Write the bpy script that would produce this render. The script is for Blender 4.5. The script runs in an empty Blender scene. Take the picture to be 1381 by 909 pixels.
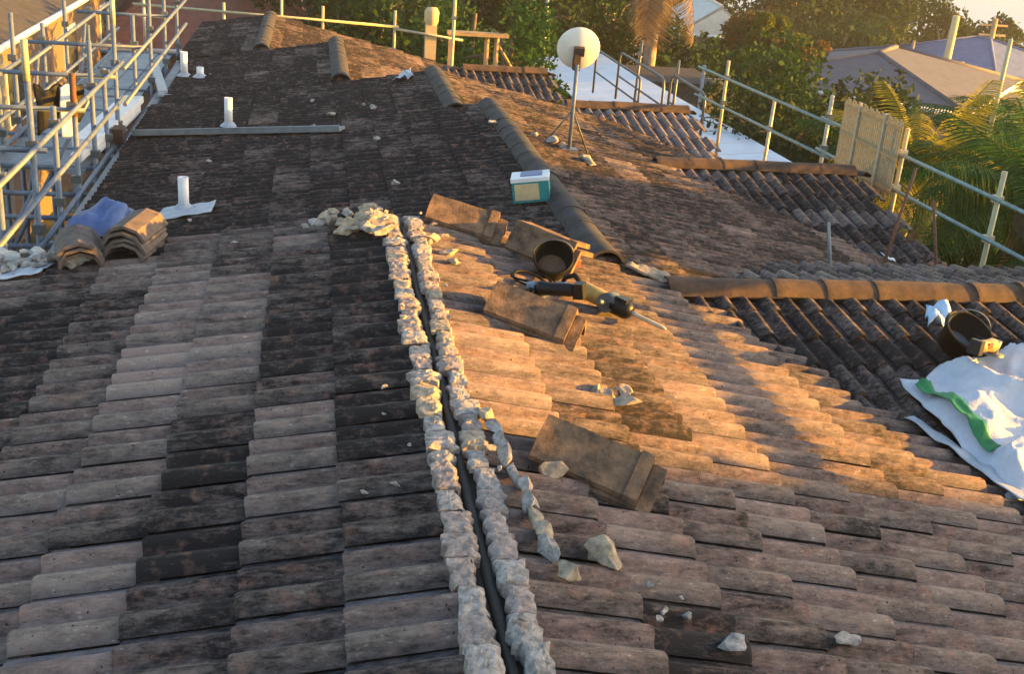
import bpy, math, random
import numpy as np
from mathutils import Vector, Matrix, noise
R_ = math.radians
random.seed(7); RNG = np.random.default_rng(11)
SC = bpy.context.scene
COL = SC.collection

# ------------------------------------------------------------------ camera (the eye is the origin, X across the ridge, Y along it)
PITCH, YAW, ROLL, FPX = R_(21.56), R_(10.80), R_(4.71), 1550.0
fwd = Vector((math.sin(YAW)*math.cos(PITCH), math.cos(YAW)*math.cos(PITCH), -math.sin(PITCH)))
rgt = Vector((math.cos(YAW), -math.sin(YAW), 0)); upv = rgt.cross(fwd)
r2 = math.cos(ROLL)*rgt + math.sin(ROLL)*upv; u2 = -math.sin(ROLL)*rgt + math.cos(ROLL)*upv
cd = bpy.data.cameras.new('camera'); cam = bpy.data.objects.new('camera', cd); COL.objects.link(cam)
cam.matrix_world = Matrix(((r2.x, u2.x, -fwd.x, 0), (r2.y, u2.y, -fwd.y, 0), (r2.z, u2.z, -fwd.z, 0), (0, 0, 0, 1)))
cd.sensor_width = 36; cd.lens = 36*FPX/1381; cd.clip_start = 0.05; cd.clip_end = 12000
SC.camera = cam

# ------------------------------------------------------------------ sky, sun, exposure
SUN_EL, SUN_AZ = R_(7.0), R_(97.0)         # azimuth measured from +Y (along the ridge) towards +X
w = bpy.data.worlds.new('World'); SC.world = w; w.use_nodes = True
nt = w.node_tree; nt.nodes.clear()
sky = nt.nodes.new('ShaderNodeTexSky'); sky.sky_type = 'NISHITA'; sky.sun_disc = False
sky.sun_elevation = SUN_EL; sky.sun_rotation = SUN_AZ; sky.air_density = 1.0; sky.dust_density = 2.0; sky.ozone_density = 1.0
bg = nt.nodes.new('ShaderNodeBackground'); bg.inputs['Strength'].default_value = 0.125
wo = nt.nodes.new('ShaderNodeOutputWorld')
nt.links.new(sky.outputs[0], bg.inputs[0]); nt.links.new(bg.outputs[0], wo.inputs[0])
sd = bpy.data.lights.new('sun', 'SUN'); sd.energy = 5.0; sd.angle = R_(0.5); sd.color = (1.0, 0.46, 0.025)
so = bpy.data.objects.new('sun', sd); COL.objects.link(so)
sdir = Vector((math.sin(SUN_AZ)*math.cos(SUN_EL), math.cos(SUN_AZ)*math.cos(SUN_EL), math.sin(SUN_EL)))
so.rotation_euler = sdir.to_track_quat('Z', 'Y').to_euler(); so.location = sdir*60
SC.view_settings.view_transform = 'Standard'; SC.view_settings.look = 'None'
SC.view_settings.exposure = 2.35; SC.view_settings.gamma = 1.0
try: SC.view_settings.use_curve_mapping = False
except Exception: pass

# ------------------------------------------------------------------ materials
def new_mat(name):
    m = bpy.data.materials.new(name); m.use_nodes = True
    t = m.node_tree; b = t.nodes['Principled BSDF']; return m, t, b
def N(t, typ, **kw):
    n = t.nodes.new(typ)
    for k, v in kw.items(): setattr(n, k, v)
    return n
def mixc(t, fac, a, b):
    n = N(t, 'ShaderNodeMix', data_type='RGBA')
    for s, v in ((n.inputs[0], fac), (n.inputs[6], a), (n.inputs[7], b)):
        if hasattr(v, 'links'): t.links.new(v, s)
        else: s.default_value = v if isinstance(v, float) else (*v, 1)
    return n.outputs[2]
def noise_(t, scale, detail=4, rough=.6, coord=None):
    n = N(t, 'ShaderNodeTexNoise'); n.inputs['Scale'].default_value = scale
    n.inputs['Detail'].default_value = detail; n.inputs['Roughness'].default_value = rough
    if coord: t.links.new(coord, n.inputs['Vector'])
    return n.outputs['Fac']
def ramp(t, v, a, b):
    n = N(t, 'ShaderNodeMapRange'); n.inputs[1].default_value = a; n.inputs[2].default_value = b
    t.links.new(v, n.inputs[0]); return n.outputs[0]
def bump(t, b, h, strength, dist):
    n = N(t, 'ShaderNodeBump'); n.inputs['Strength'].default_value = strength; n.inputs['Distance'].default_value = dist
    t.links.new(h, n.inputs['Height']); t.links.new(n.outputs[0], b.inputs['Normal'])
def geopos(t): return N(t, 'ShaderNodeNewGeometry').outputs['Position']
def basic(name, c1, c2=None, scale=8, rough=.7, metal=0, bs=.3, bd=.01, spec=.4, detail=5):
    m, t, b = new_mat(name); p = geopos(t)
    f = noise_(t, scale, detail, .65, p)
    c2 = c2 or tuple(x*.7 for x in c1)
    t.links.new(mixc(t, ramp(t, f, .35, .65), c1, c2), b.inputs['Base Color'])
    b.inputs['Roughness'].default_value = rough; b.inputs['Metallic'].default_value = metal
    b.inputs['Specular IOR Level'].default_value = spec
    if bs: bump(t, b, noise_(t, scale*6, 4, .7, p), bs, bd)
    return m
def tile_mat(name, dark, mid, pale):
    m, t, b = new_mat(name); p = geopos(t)
    at = N(t, 'ShaderNodeAttribute', attribute_name='tone'); oi = N(t, 'ShaderNodeObjectInfo')
    mu = N(t, 'ShaderNodeMath', operation='MULTIPLY'); t.links.new(at.outputs['Fac'], mu.inputs[0]); t.links.new(oi.outputs['Color'], mu.inputs[1])
    mp = N(t, 'ShaderNodeMapping'); mp.inputs['Scale'].default_value = (.4, 1, 1); t.links.new(p, mp.inputs[0]); ps_ = mp.outputs[0]
    mq = N(t, 'ShaderNodeMapping'); mq.inputs['Scale'].default_value = (.12, 1, 1); t.links.new(p, mq.inputs[0])
    n1 = noise_(t, 3.2, 7, .72, p); n2 = noise_(t, 26, 7, .82, ps_); n3 = noise_(t, 60, 4, .7, ps_); ns = noise_(t, 45, 4, .7, mq.outputs[0])
    def madd(v, k, base):
        q = N(t, 'ShaderNodeMath', operation='MULTIPLY_ADD'); t.links.new(v, q.inputs[0]); q.inputs[1].default_value = k
        if hasattr(base, 'links'): t.links.new(base, q.inputs[2])
        else: q.inputs[2].default_value = base
        return q.outputs[0]
    v = madd(ramp(t, n2, .30, .70), .85, -.98); v = madd(ramp(t, n1, .32, .68), .45, v); v = madd(ramp(t, ns, .3, .7), .35, v); v = madd(mu.outputs[0], 1.12, v)
    a3 = N(t, 'ShaderNodeMath', operation='MAXIMUM', use_clamp=True); t.links.new(v, a3.inputs[0]); a3.inputs[1].default_value = 0
    c = mixc(t, a3.outputs[0], dark, mid)
    lich = N(t, 'ShaderNodeMath', operation='MULTIPLY'); t.links.new(ramp(t, n3, .60, .75), lich.inputs[0]); t.links.new(a3.outputs[0], lich.inputs[1])
    c = mixc(t, lich.outputs[0], c, pale)
    n4 = noise_(t, 14, 3, .6, p)                                   # reddish wear
    rd = N(t, 'ShaderNodeMath', operation='MULTIPLY'); t.links.new(ramp(t, n4, .55, .75), rd.inputs[0]); rd.inputs[1].default_value = .45
    c = mixc(t, rd.outputs[0], c, (mid[0]*1.1, mid[1]*.78, mid[2]*.66))
    cw = N(t, 'ShaderNodeAttribute', attribute_name='crown')        # tint across the profile: pans cooler, rolls pinker and paler, dip and lap edge darker
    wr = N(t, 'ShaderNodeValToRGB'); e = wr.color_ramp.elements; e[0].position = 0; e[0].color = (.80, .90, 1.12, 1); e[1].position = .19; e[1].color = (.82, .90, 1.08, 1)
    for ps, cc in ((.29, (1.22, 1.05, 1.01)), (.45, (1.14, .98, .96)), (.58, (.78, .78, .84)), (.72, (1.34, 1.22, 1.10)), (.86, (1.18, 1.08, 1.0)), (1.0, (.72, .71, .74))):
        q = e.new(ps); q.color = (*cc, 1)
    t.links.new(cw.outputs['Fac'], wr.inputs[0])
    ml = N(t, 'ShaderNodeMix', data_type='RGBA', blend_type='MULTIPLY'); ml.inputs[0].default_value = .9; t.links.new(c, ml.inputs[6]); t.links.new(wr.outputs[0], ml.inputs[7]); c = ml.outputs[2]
    n5 = noise_(t, 75, 2, .5, p); bk = ramp(t, n5, .68, .74)
    c = mixc(t, bk, c, tuple(x*.5 for x in dark))
    t.links.new(c, b.inputs['Base Color']); b.inputs['Roughness'].default_value = .88; b.inputs['Specular IOR Level'].default_value = .3
    s = N(t, 'ShaderNodeMath', operation='ADD'); t.links.new(n2, s.inputs[0]); t.links.new(n3, s.inputs[1])
    bump(t, b, s.outputs[0], .8, .010)
    return m
def leaf_mat(name, cols, trans=.28):
    m, t, b = new_mat(name)
    g = N(t, 'ShaderNodeNewGeometry'); cr = N(t, 'ShaderNodeValToRGB')
    e = cr.color_ramp.elements
    while len(e) < len(cols): e.new(.5)
    for i, c in enumerate(cols): e[i].position = i/(len(cols)-1); e[i].color = (*c, 1)
    t.links.new(g.outputs['Random Per Island'], cr.inputs[0])
    t.links.new(cr.outputs[0], b.inputs['Base Color']); b.inputs['Roughness'].default_value = .7; b.inputs['Specular IOR Level'].default_value = .12
    tr = N(t, 'ShaderNodeBsdfTranslucent'); t.links.new(cr.outputs[0], tr.inputs[0])
    mx = N(t, 'ShaderNodeMixShader'); mx.inputs[0].default_value = trans
    t.links.new(b.outputs[0], mx.inputs[1]); t.links.new(tr.outputs[0], mx.inputs[2])
    t.links.new(mx.outputs[0], t.nodes['Material Output'].inputs[0]); return m
M = {}
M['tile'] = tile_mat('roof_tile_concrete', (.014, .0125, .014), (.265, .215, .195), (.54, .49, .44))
M['deck'] = basic('roof_underlay', (.03, .027, .025))
M['cap'] = basic('ridge_cap_terracotta', (.30, .17, .095), (.16, .095, .06), 9, .85, 0, .5, .008)
M['cap_old'] = basic('ridge_cap_weathered', (.052, .046, .048), (.022, .020, .022), 7, .9, 0, .5, .008)
M['cap_rust'] = basic('ridge_cap_rust_brown', (.105, .06, .038), (.038, .027, .023), 9, .9, 0, .5, .008)
M['mortar'] = basic('lime_mortar', (.54, .485, .45), (.20, .18, .175), 34, .95, 0, .8, .012)
M['mortar_pink'] = basic('pinkish_mortar', (.50, .40, .36), (.20, .17, .16), 30, .95, 0, .8, .012)
M['mortar_white'] = basic('whitish_mortar', (.70, .66, .62), (.46, .43, .40), 20, .95, 0, .8, .012)
M['mortar_warm'] = basic('sandy_mortar', (.56, .45, .32), (.26, .21, .17), 34, .95, 0, .8, .012)
M['steel'] = basic('galvanised_steel', (.15, .19, .26), (.10, .13, .18), 12, .5, .1, .15, .003)
M['steel_warm'] = basic('worn_steel_tube', (.58, .52, .40), (.40, .35, .27), 12, .5, .3, .2, .003)
M['steel_dark'] = basic('dark_steel', (.14, .16, .17), (.09, .10, .11), 12, .5, .5, .15, .003)
M['steel_green'] = basic('weathered_green_steel', (.24, .33, .33), (.16, .22, .22), 12, .5, .4, .15, .003)
M['rust'] = basic('rusty_steel', (.20, .085, .045), (.10, .05, .035), 30, .85, .2, .4, .004)
M['yellow'] = basic('sunlit_yellow_steel', (.50, .45, .27), (.38, .34, .22), 14, .5)  # low sun's yellow on posts and rails put into this base colour
M['plank'] = basic('grey_metal_plank', (.27, .29, .32), (.18, .20, .23), 6, .5, .3, .2, .004)
M['white'] = basic('white_plastic', (.78, .78, .80), (.66, .66, .70), 7, .45, 0, .1, .003)
M['white_sheet'] = basic('white_woven_sheet', (.56, .58, .66), (.44, .47, .54), 6, .38, 0, .6, .010)
M['green'] = basic('green_print', (.02, .22, .07), (.02, .16, .05), 9, .45)
M['lead'] = basic('lead_flashing', (.46, .49, .56), (.34, .37, .43), 14, .5, .3, .5, .006)
M['foil'] = basic('foil_scrap', (.6, .64, .7), (.4, .44, .5), 30, .35, .5, .6, .01)
M['black'] = basic('black_rubber', (.004, .004, .0045), (.007, .007, .007), 20, .6, 0, .2, .003, .2)
M['black_gloss'] = basic('black_moulded_plastic', (.005, .005, .006), (.009, .009, .010), 30, .4, 0, .2, .003, .3)
M['blue'] = basic('blue_tarpaulin', (.09, .15, .36), (.06, .10, .26), 9, .4, 0, .4, .006)
M['blue_label'] = basic('blue_label', (.25, .36, .75), (.3, .4, .8), 30, .35)
M['skyblue'] = basic('pale_blue_cloth', (.36, .55, .80), (.5, .62, .8), 18, .8)
M['teal'] = basic('teal_print', (.03, .26, .26), (.02, .18, .2), 16, .5)
M['card'] = basic('tan_cardboard', (.62, .47, .26), (.5, .38, .22), 20, .8)
M['amber'] = basic('amber_tool_casing', (.50, .31, .07), (.34, .2, .05), 25, .4)
M['red'] = basic('red_plastic', (.62, .03, .02), (.5, .02, .02), 25, .45)
M['olive'] = basic('olive_plastic', (.22, .27, .08), (.17, .2, .07), 25, .5)
M['timber'] = basic('sawn_timber', (.50, .33, .16), (.36, .23, .11), 14, .8, 0, .3, .004)
M['dish'] = basic('dish_enamel', (.80, .79, .74), (.72, .70, .64), 4, .4, 0, .1, .003)
M['brick'] = None
M['cream'] = basic('cream_render', (.20, .20, .19), (.16, .16, .15), 3, .85, 0, .2, .005)
M['white_wall'] = basic('white_weatherboard', (.66, .65, .62), (.54, .53, .50), 3, .8, 0, .2, .005)
M['grey_roof'] = basic('grey_roof_tiles', (.11, .11, .14), (.085, .082, .105), 2.5, .8, 0, .4, .02)
M['blue_roof'] = basic('blue_grey_roof', (.14, .18, .32), (.10, .13, .24), 2, .7, 0, .3, .02)
M['dark_roof'] = basic('dark_roof_tiles', (.055, .052, .058), (.03, .03, .034), 4, .85, 0, .4, .02)
M['red_roof'] = basic('red_roof_tiles', (.26, .10, .07), (.18, .07, .055), 3, .8, 0, .4, .02)
M['white_roof'] = basic('white_sheet_roof', (.74, .77, .84), (.64, .67, .74), 1.5, .45, .1, .15, .01)
M['glass'] = basic('window_glass', (.04, .05, .06), (.07, .08, .09), 2, .08, 0, 0, 0, .6)
M['bark'] = basic('bark', (.16, .11, .075), (.08, .06, .045), 9, .9, 0, .7, .02)
M['grey_bark'] = basic('pale_bark', (.34, .28, .22), (.20, .16, .13), 9, .9, 0, .6, .02)
M['soil'] = basic('soil_and_grass', (.07, .085, .035), (.10, .085, .055), .35, .95, 0, .6, .05)
M['mesh_tan'] = basic('tan_brush_slats', (.40, .33, .20), (.25, .21, .13), 22, .85, 0, .4, .006)
M['leaf_dark'] = leaf_mat('dark_foliage', [(0.0058, 0.0231, 0.0068), (0.0098, 0.0367, 0.0102), (0.0156, 0.051, 0.0136)])
M['leaf_mid'] = leaf_mat('mid_foliage', [(0.0088, 0.034, 0.0082), (0.0156, 0.0558, 0.0122), (0.0254, 0.0762, 0.0163)])
M['leaf_olive'] = leaf_mat('olive_foliage', [(0.0127, 0.0313, 0.0122), (0.0205, 0.0462, 0.017), (0.0303, 0.0612, 0.0231)])
M['leaf_gum'] = leaf_mat('gum_foliage', [(0.0137, 0.034, 0.015), (0.0235, 0.0503, 0.0204), (0.0382, 0.068, 0.0272)])
M['leaf_yellow'] = leaf_mat('sunlit_yellow_foliage', [(0.0476, 0.0816, 0.0082), (0.0884, 0.1292, 0.0109), (0.1156, 0.1088, 0.0136)])
M['leaf_red'] = leaf_mat('rust_foliage', [(.11, .05, .02), (.15, .085, .025), (.10, .10, .025)])
M['frond_green'] = leaf_mat('green_frond', [(0.0147, 0.0578, 0.0122), (0.0294, 0.0884, 0.0177), (0.0441, 0.102, 0.0238)], .4)
M['frond_yellow'] = leaf_mat('yellow_frond', [(0.1496, 0.1496, 0.0136), (0.272, 0.2448, 0.0204), (0.34, 0.2856, 0.034)], .45)
M['frond_dead'] = leaf_mat('dead_frond', [(.11, .075, .05), (.17, .12, .08), (.21, .155, .105)], .3)
def brick_mat():
    m, t, b = new_mat('orange_brick'); p = geopos(t); mp = N(t, 'ShaderNodeMapping'); mp.inputs['Rotation'].default_value = (0, R_(90), R_(90))
    t.links.new(p, mp.inputs[0]); bt = N(t, 'ShaderNodeTexBrick'); t.links.new(mp.outputs[0], bt.inputs['Vector'])
    bt.inputs['Color1'].default_value = (.15, .10, .08, 1); bt.inputs['Color2'].default_value = (.12, .08, .066, 1); bt.inputs['Mortar'].default_value = (.16, .145, .125, 1)
    bt.inputs['Scale'].default_value = 1; bt.inputs['Brick Width'].default_value = .24; bt.inputs['Row Height'].default_value = .086; bt.inputs['Mortar Size'].default_value = .01
    t.links.new(bt.outputs[0], b.inputs['Base Color']); b.inputs['Roughness'].default_value = .9; return m
M['brick'] = brick_mat()
def water_mat():
    m, t, b = new_mat('bay_water'); b.inputs['Base Color'].default_value = (.30, .44, .58, 1); b.inputs['Roughness'].default_value = .6; b.inputs['Specular IOR Level'].default_value = .2
    bump(t, b, noise_(t, .12, 5, .6, geopos(t)), .25, .6); return m
M['water'] = water_mat()

# ------------------------------------------------------------------ mesh helpers
def tag(o, label=None, cat=None, group=None, kind=None):
    for k, v in (('label', label), ('category', cat), ('group', group), ('kind', kind)):
        if v: o[k] = v
    return o
def empty(name, loc=(0, 0, 0), label=None, cat=None, group=None):
    o = bpy.data.objects.new(name, None); COL.objects.link(o); o.location = loc; o.empty_display_size = .1
    return tag(o, label, cat, group)
def link(name, me, parent=None, loc=None, mat=None):
    o = bpy.data.objects.new(name, me); COL.objects.link(o)
    if mat is not None and not me.materials: me.materials.append(mat)
    if parent is not None:
        o.parent = parent; o.matrix_parent_inverse = Matrix.Translation(-PW(parent))
    if loc is not None: o.location = loc
    return o
def PW(p):
    v = Vector(p.location)
    if p.parent and p.matrix_parent_inverse == Matrix.Identity(4): v = v + PW(p.parent)
    return v
class MB:
    def __init__(s): s.v = []; s.f = []; s.sm = []
    def add(s, vs, fs, smooth=False):
        k = len(s.v); s.v += [tuple(v) for v in vs]; s.f += [tuple(i+k for i in f) for f in fs]; s.sm += [smooth]*len(fs); return s
    def box(s, c, d, rot=None, taper=1.0):
        c = Vector(c); h = Vector(d)/2; vs = []
        for z in (-1, 1):
            for x, y in ((-1, -1), (1, -1), (1, 1), (-1, 1)):
                k = taper if z > 0 else 1
                p = Vector((x*h.x*k, y*h.y*k, z*h.z))
                vs.append(c + (rot @ p if rot is not None else p))
        return s.add(vs, [(3, 2, 1, 0), (4, 5, 6, 7), (0, 1, 5, 4), (1, 2, 6, 5), (2, 3, 7, 6), (3, 0, 4, 7)])
    def tube(s, pts, rad, n=8, cap=True):
        pts = [Vector(p) for p in pts]; rad = rad if isinstance(rad, (list, tuple)) else [rad]*len(pts); k = len(s.v); vs = []; fs = []
        for i, p in enumerate(pts):
            t = (pts[min(i+1, len(pts)-1)]-pts[max(i-1, 0)]).normalized()
            a = t.orthogonal().normalized() if i == 0 else (a - t*a.dot(t)).normalized()
            b = t.cross(a)
            vs += [p + rad[i]*(a*math.cos(q*2*math.pi/n)+b*math.sin(q*2*math.pi/n)) for q in range(n)]
        for i in range(len(pts)-1):
            for q in range(n):
                fs.append((i*n+q, i*n+(q+1) % n, (i+1)*n+(q+1) % n, (i+1)*n+q))
        s.add(vs, fs, True)
        if cap:
            s.f.append(tuple(k+q for q in reversed(range(n)))); s.f.append(tuple(k+(len(pts)-1)*n+q for q in range(n))); s.sm += [False]*2
        return s
    def lathe(s, prof, n=20, mat=None):
        vs = []; fs = []
        for r, z in prof:
            for q in range(n):
                p = Vector((r*math.cos(q*2*math.pi/n), r*math.sin(q*2*math.pi/n), z)); vs.append(mat @ p if mat is not None else p)
        for i in range(len(prof)-1):
            for q in range(n): fs.append((i*n+q, i*n+(q+1) % n, (i+1)*n+(q+1) % n, (i+1)*n+q))
        return s.add(vs, fs, True)
    def poly(s, pts, thick=0):
        pts = [Vector(p) for p in pts]; n = len(pts)
        if not thick: return s.add(pts, [tuple(range(n))])
        nn = (pts[1]-pts[0]).cross(pts[2]-pts[0]).normalized()*thick
        fs = [tuple(range(n)), tuple(reversed(range(n, 2*n)))]+[(i, n+i, n+(i+1) % n, (i+1) % n) for i in range(n)]
        return s.add(pts+[p-nn for p in pts], fs)
    def mesh(s, name, mat):
        me = bpy.data.meshes.new(name); me.from_pydata([tuple(v) for v in s.v], [], s.f); me.polygons.foreach_set('use_smooth', s.sm)
        if mat is not None: me.materials.append(mat)
        me.update(); return me
    def build(s, name, mat, parent=None):
        return link(name, s.mesh(name, mat), parent)
def rotz(a): return Matrix.Rotation(a, 3, 'Z')
def chunk_mesh(name, size, seed, mat, sub=2, flat=.7, rough=.35):
    import bmesh
    bm = bmesh.new(); bmesh.ops.create_icosphere(bm, subdivisions=sub, radius=1)
    rr = random.Random(seed); off = Vector((rr.random()*50, rr.random()*50, rr.random()*50))
    planes = [(Vector((rr.gauss(0, 1), rr.gauss(0, 1), rr.gauss(0, 1))).normalized(), rr.uniform(.30, .72)) for _ in range(9)]
    for v in bm.verts:
        for pn, pd in planes:
            d = v.co.dot(pn)-pd
            if d > 0: v.co -= pn*d
        v.co *= 1+rough*noise.noise(v.co*1.8+off)
        v.co = Vector((v.co.x*size[0]*.66, v.co.y*size[1]*.66, v.co.z*size[2]*.66))
    me = bpy.data.meshes.new(name); bm.to_mesh(me); bm.free(); me.materials.append(mat); return me

# ------------------------------------------------------------------ roof planes
SL, SR = .177, .228
RX1 = .563
U = {1: (.563, -2.0, -1.2, 7.1), 2: (1.945, -2.315, 7.1, 12.65), 3: (1.575, -2.39, 12.65, 15.3), 4: (.376, -2.573, 15.3, 18.9), 5: (-.80, -2.745, 18.9, 23.4)}
EAVE_L, EAVE_R = -1.97, 6.35
def zl(u, x): rx, rz, _, _ = U[u]; return rz - SL*(rx-x)
def zr(u, x): rx, rz, _, _ = U[u]; return rz - SR*(x-rx)
WING = {  # townhouse: ridge y, ridge z, start x, end x, front pitch, front edge y, back edge y
 1: (6.85, -2.41, 2.38, 7.4, .13, 2.2, 8.6),
 2: (11.8, -2.72, 3.73, 5.93, .20, 9.0, 12.6),
 3: (15.8, -2.85, 3.59, 5.25, .20, 12.9, 17.3),
 5: (20.2, -3.09, 2.66, 4.05, .20, 18.9, 22.0)}
def zw(k, y):
    yr, zr_, _, _, p, _, _ = WING[k]; return zr_ - (p*(yr-y) if y < yr else .2*(y-yr))
def ground(x, y):
    d = math.hypot(x, y); return -8 - .068*max(0, min(d, 250)-12) + (-.03*max(0, d-250))
# camera-facing size, only used to decide which tiles become single objects
def in_view(p):
    z = p.dot(fwd)
    if z < .3: return None
    x = 690.5+FPX*p.dot(r2)/z; y = 454.5-FPX*p.dot(u2)/z
    return (z, x, y) if -60 < x < 1441 and -60 < y < 969 else None

# tile: two rolls, a steep lap side; x across .3, y down the slope .40
TW, TLEN, EXP = .30, .405, .335
PROF = [(0, 0), (.17, .000), (.21, .016), (.26, .038), (.33, .048), (.40, .040), (.46, .014), (.60, .000), (.66, .020), (.73, .046), (.82, .050), (.92, .033), (1.012, .009)]
def tile_arrays(mirror, cut=TLEN):
    vs = []; fs = []; sm = []
    n = len(PROF)
    def X(t): return (TW*(1-t) if mirror else TW*t)
    for (y, dz) in ((TLEN-cut, -.004+.022*(TLEN-cut)/TLEN), (TLEN-.012, .017), (TLEN, .013)):
        for t, z in PROF: vs.append((X(t), y, z+dz))
    for r in range(2):
        for i in range(n-1):
            a, b, c, d = r*n+i, r*n+i+1, (r+1)*n+i+1, (r+1)*n+i; fs.append((a, b, c, d) if not mirror else (d, c, b, a)); sm.append(True)
    k = len(vs)
    for t, z in PROF: vs.append((X(t), TLEN, z+.013))
    for t, z in PROF: vs.append((X(t), TLEN-.004, max(z-.004, 0)-.004))
    for i in range(n-1):
        a, b, c, d = k+i, k+i+1, k+n+i+1, k+n+i; fs.append((a, b, c, d) if not mirror else (d, c, b, a)); sm.append(False)
    k = len(vs)
    vs += [(X(1.012), TLEN-cut, .008), (X(1.012), TLEN, .023), (X(.95), TLEN, .002), (X(.93), TLEN-cut, -.014)]
    fs.append((k, k+3, k+2, k+1) if not mirror else (k+1, k+2, k+3, k)); sm.append(False)
    return np.array(vs), fs, sm
TILE = {mm: tile_arrays(mm) for mm in (False, True)}
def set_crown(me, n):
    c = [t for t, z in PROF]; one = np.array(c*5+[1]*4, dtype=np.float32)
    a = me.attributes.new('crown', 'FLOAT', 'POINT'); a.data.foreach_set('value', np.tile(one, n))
def set_tone(me, arr):
    a = me.attributes.new('tone', 'FLOAT', 'POINT'); a.data.foreach_set('value', np.asarray(arr, dtype=np.float32))
def tile_mesh(mm):
    v, f, s = TILE[mm]; me = bpy.data.meshes.new('roof_tile'); me.from_pydata(v.tolist(), [], f); me.polygons.foreach_set('use_smooth', s)
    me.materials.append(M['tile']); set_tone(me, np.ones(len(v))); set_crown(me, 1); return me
TMESH = {mm: tile_mesh(mm) for mm in (False, True)}
def slope_tiles(org, across, down, a_rng, courses, first, mirror, keep, tone, bond=True, seed=1):
    """list of (matrix, tone): org on the ridge, across = local x"""
    rr = random.Random(seed); nrm = across.cross(down); out = []
    for k in range(courses):
        butt = first + k*EXP; off = (TW/2 if (k % 2 and bond) else 0)
        a = a_rng[0]-off; j = 0; blk = 0; bt = 0
        while a < a_rng[1]-.02:
            if j >= blk: blk = j+rr.randint(2, 6); bt = rr.gauss(0, .12)
            c = org + across*(a+TW/2) + down*(butt-EXP/2)
            jitter = rr.gauss(0, 1)
            if keep(c):
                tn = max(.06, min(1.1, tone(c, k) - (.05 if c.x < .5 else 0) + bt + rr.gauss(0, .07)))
                o = org + across*(a+rr.gauss(0, .0015)) + down*(butt-TLEN+rr.gauss(0, .004)) + nrm*(-.03+abs(rr.gauss(0, .0015)))
                m = Matrix((across, down, nrm)).transposed().to_4x4()
                m = Matrix.Translation(o) @ m @ Matrix.Rotation(R_(jitter*.35), 4, 'Z') @ Matrix.Rotation(R_(rr.gauss(0, .25)), 4, 'Y')
                out.append((m, tn, mirror, c))
            a += TW; j += 1
    return out
def lay_tiles(parent, tiles, limit, label=None):
    """the largest in view as single objects, the others joined"""
    sc = []
    for t in tiles:
        q = in_view(t[3]); s = -1e9
        if q: s = -q[0]
        sc.append(s)
    order = sorted(range(len(tiles)), key=lambda i: -sc[i]); single = set(i for i in order[:limit] if sc[i] > -1e8)
    inv = Matrix.Translation(-PW(parent))
    rest = []
    for i, t in enumerate(tiles):
        if i in single:
            o = bpy.data.objects.new('roof_tile', TMESH[t[2]]); COL.objects.link(o); o.parent = parent; o.matrix_parent_inverse = inv
            o.matrix_basis = t[0]; o.color = (t[1],)*3+(1,)
        else: rest.append(t)
    if rest:
        V = []; F = []; S = []; T = []; k = 0
        for m, tn, mm, _ in rest:
            v, f, s = TILE[mm]; A = np.array(m); V.append(v @ A[:3, :3].T + A[:3, 3]); F += [tuple(i+k for i in q) for q in f]; S += s; T.append(np.full(len(v), tn)); k += len(v)
        me = bpy.data.meshes.new('roof_tile_field'); me.from_pydata(np.concatenate(V).tolist(), [], F); me.polygons.foreach_set('use_smooth', S)
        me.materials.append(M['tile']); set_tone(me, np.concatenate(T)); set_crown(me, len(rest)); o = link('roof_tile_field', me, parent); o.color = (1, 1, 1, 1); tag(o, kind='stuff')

# ridge cap: arched cap tile, x along .42
def cap_mesh(name, mat, length=.42, wid=.27, hgt=.11, th=.016, n=10, sag=.0):
    b = MB(); prof = []
    for i in range(n+1):
        a = math.pi*(.08+.84*i/n); prof.append((-math.cos(a)*wid/2/math.cos(math.pi*.08), (math.sin(a)-math.sin(math.pi*.08))*hgt/(1-math.sin(math.pi*.08))))
    inner = [(y*.90, z-th) for y, z in prof]
    vs = []
    for x, g in ((-length/2, 1), (length/2-.05, 1), (length/2-.045, 1.015), (length/2, 1.015)):
        for y, z in prof: vs.append((x, y*g, z*g))
    k = len(vs)
    for x in (-length/2, length/2):
        for y, z in inner: vs.append((x, y, z))
    m = n+1; fs = []
    for r in range(3):
        for i in range(n): fs.append((r*m+i, (r+1)*m+i, (r+1)*m+i+1, r*m+i+1))
    ends = []
    for i in range(n): ends.append((k+i+1, k+m+i+1, k+m+i, k+i))
    for i in range(n):
        ends.append((i, i+1, k+i+1, k+i)); ends.append((3*m+i+1, 3*m+i, k+m+i, k+m+i+1))
    ends.append((0, k, k+m, 3*m)); ends.append((n, 3*m+n, k+m+n, k+n))
    b.add(vs, [tuple(reversed(f)) for f in fs], True)
    for f in ends: b.add([vs[i] for i in reversed(f)], [(0, 1, 2, 3)])
    me = b.mesh(name, mat)
    return me
CAP = {k: cap_mesh('ridge_cap', M[k], .42, .25, .085) for k in ('cap', 'cap_old', 'cap_rust')}
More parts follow.
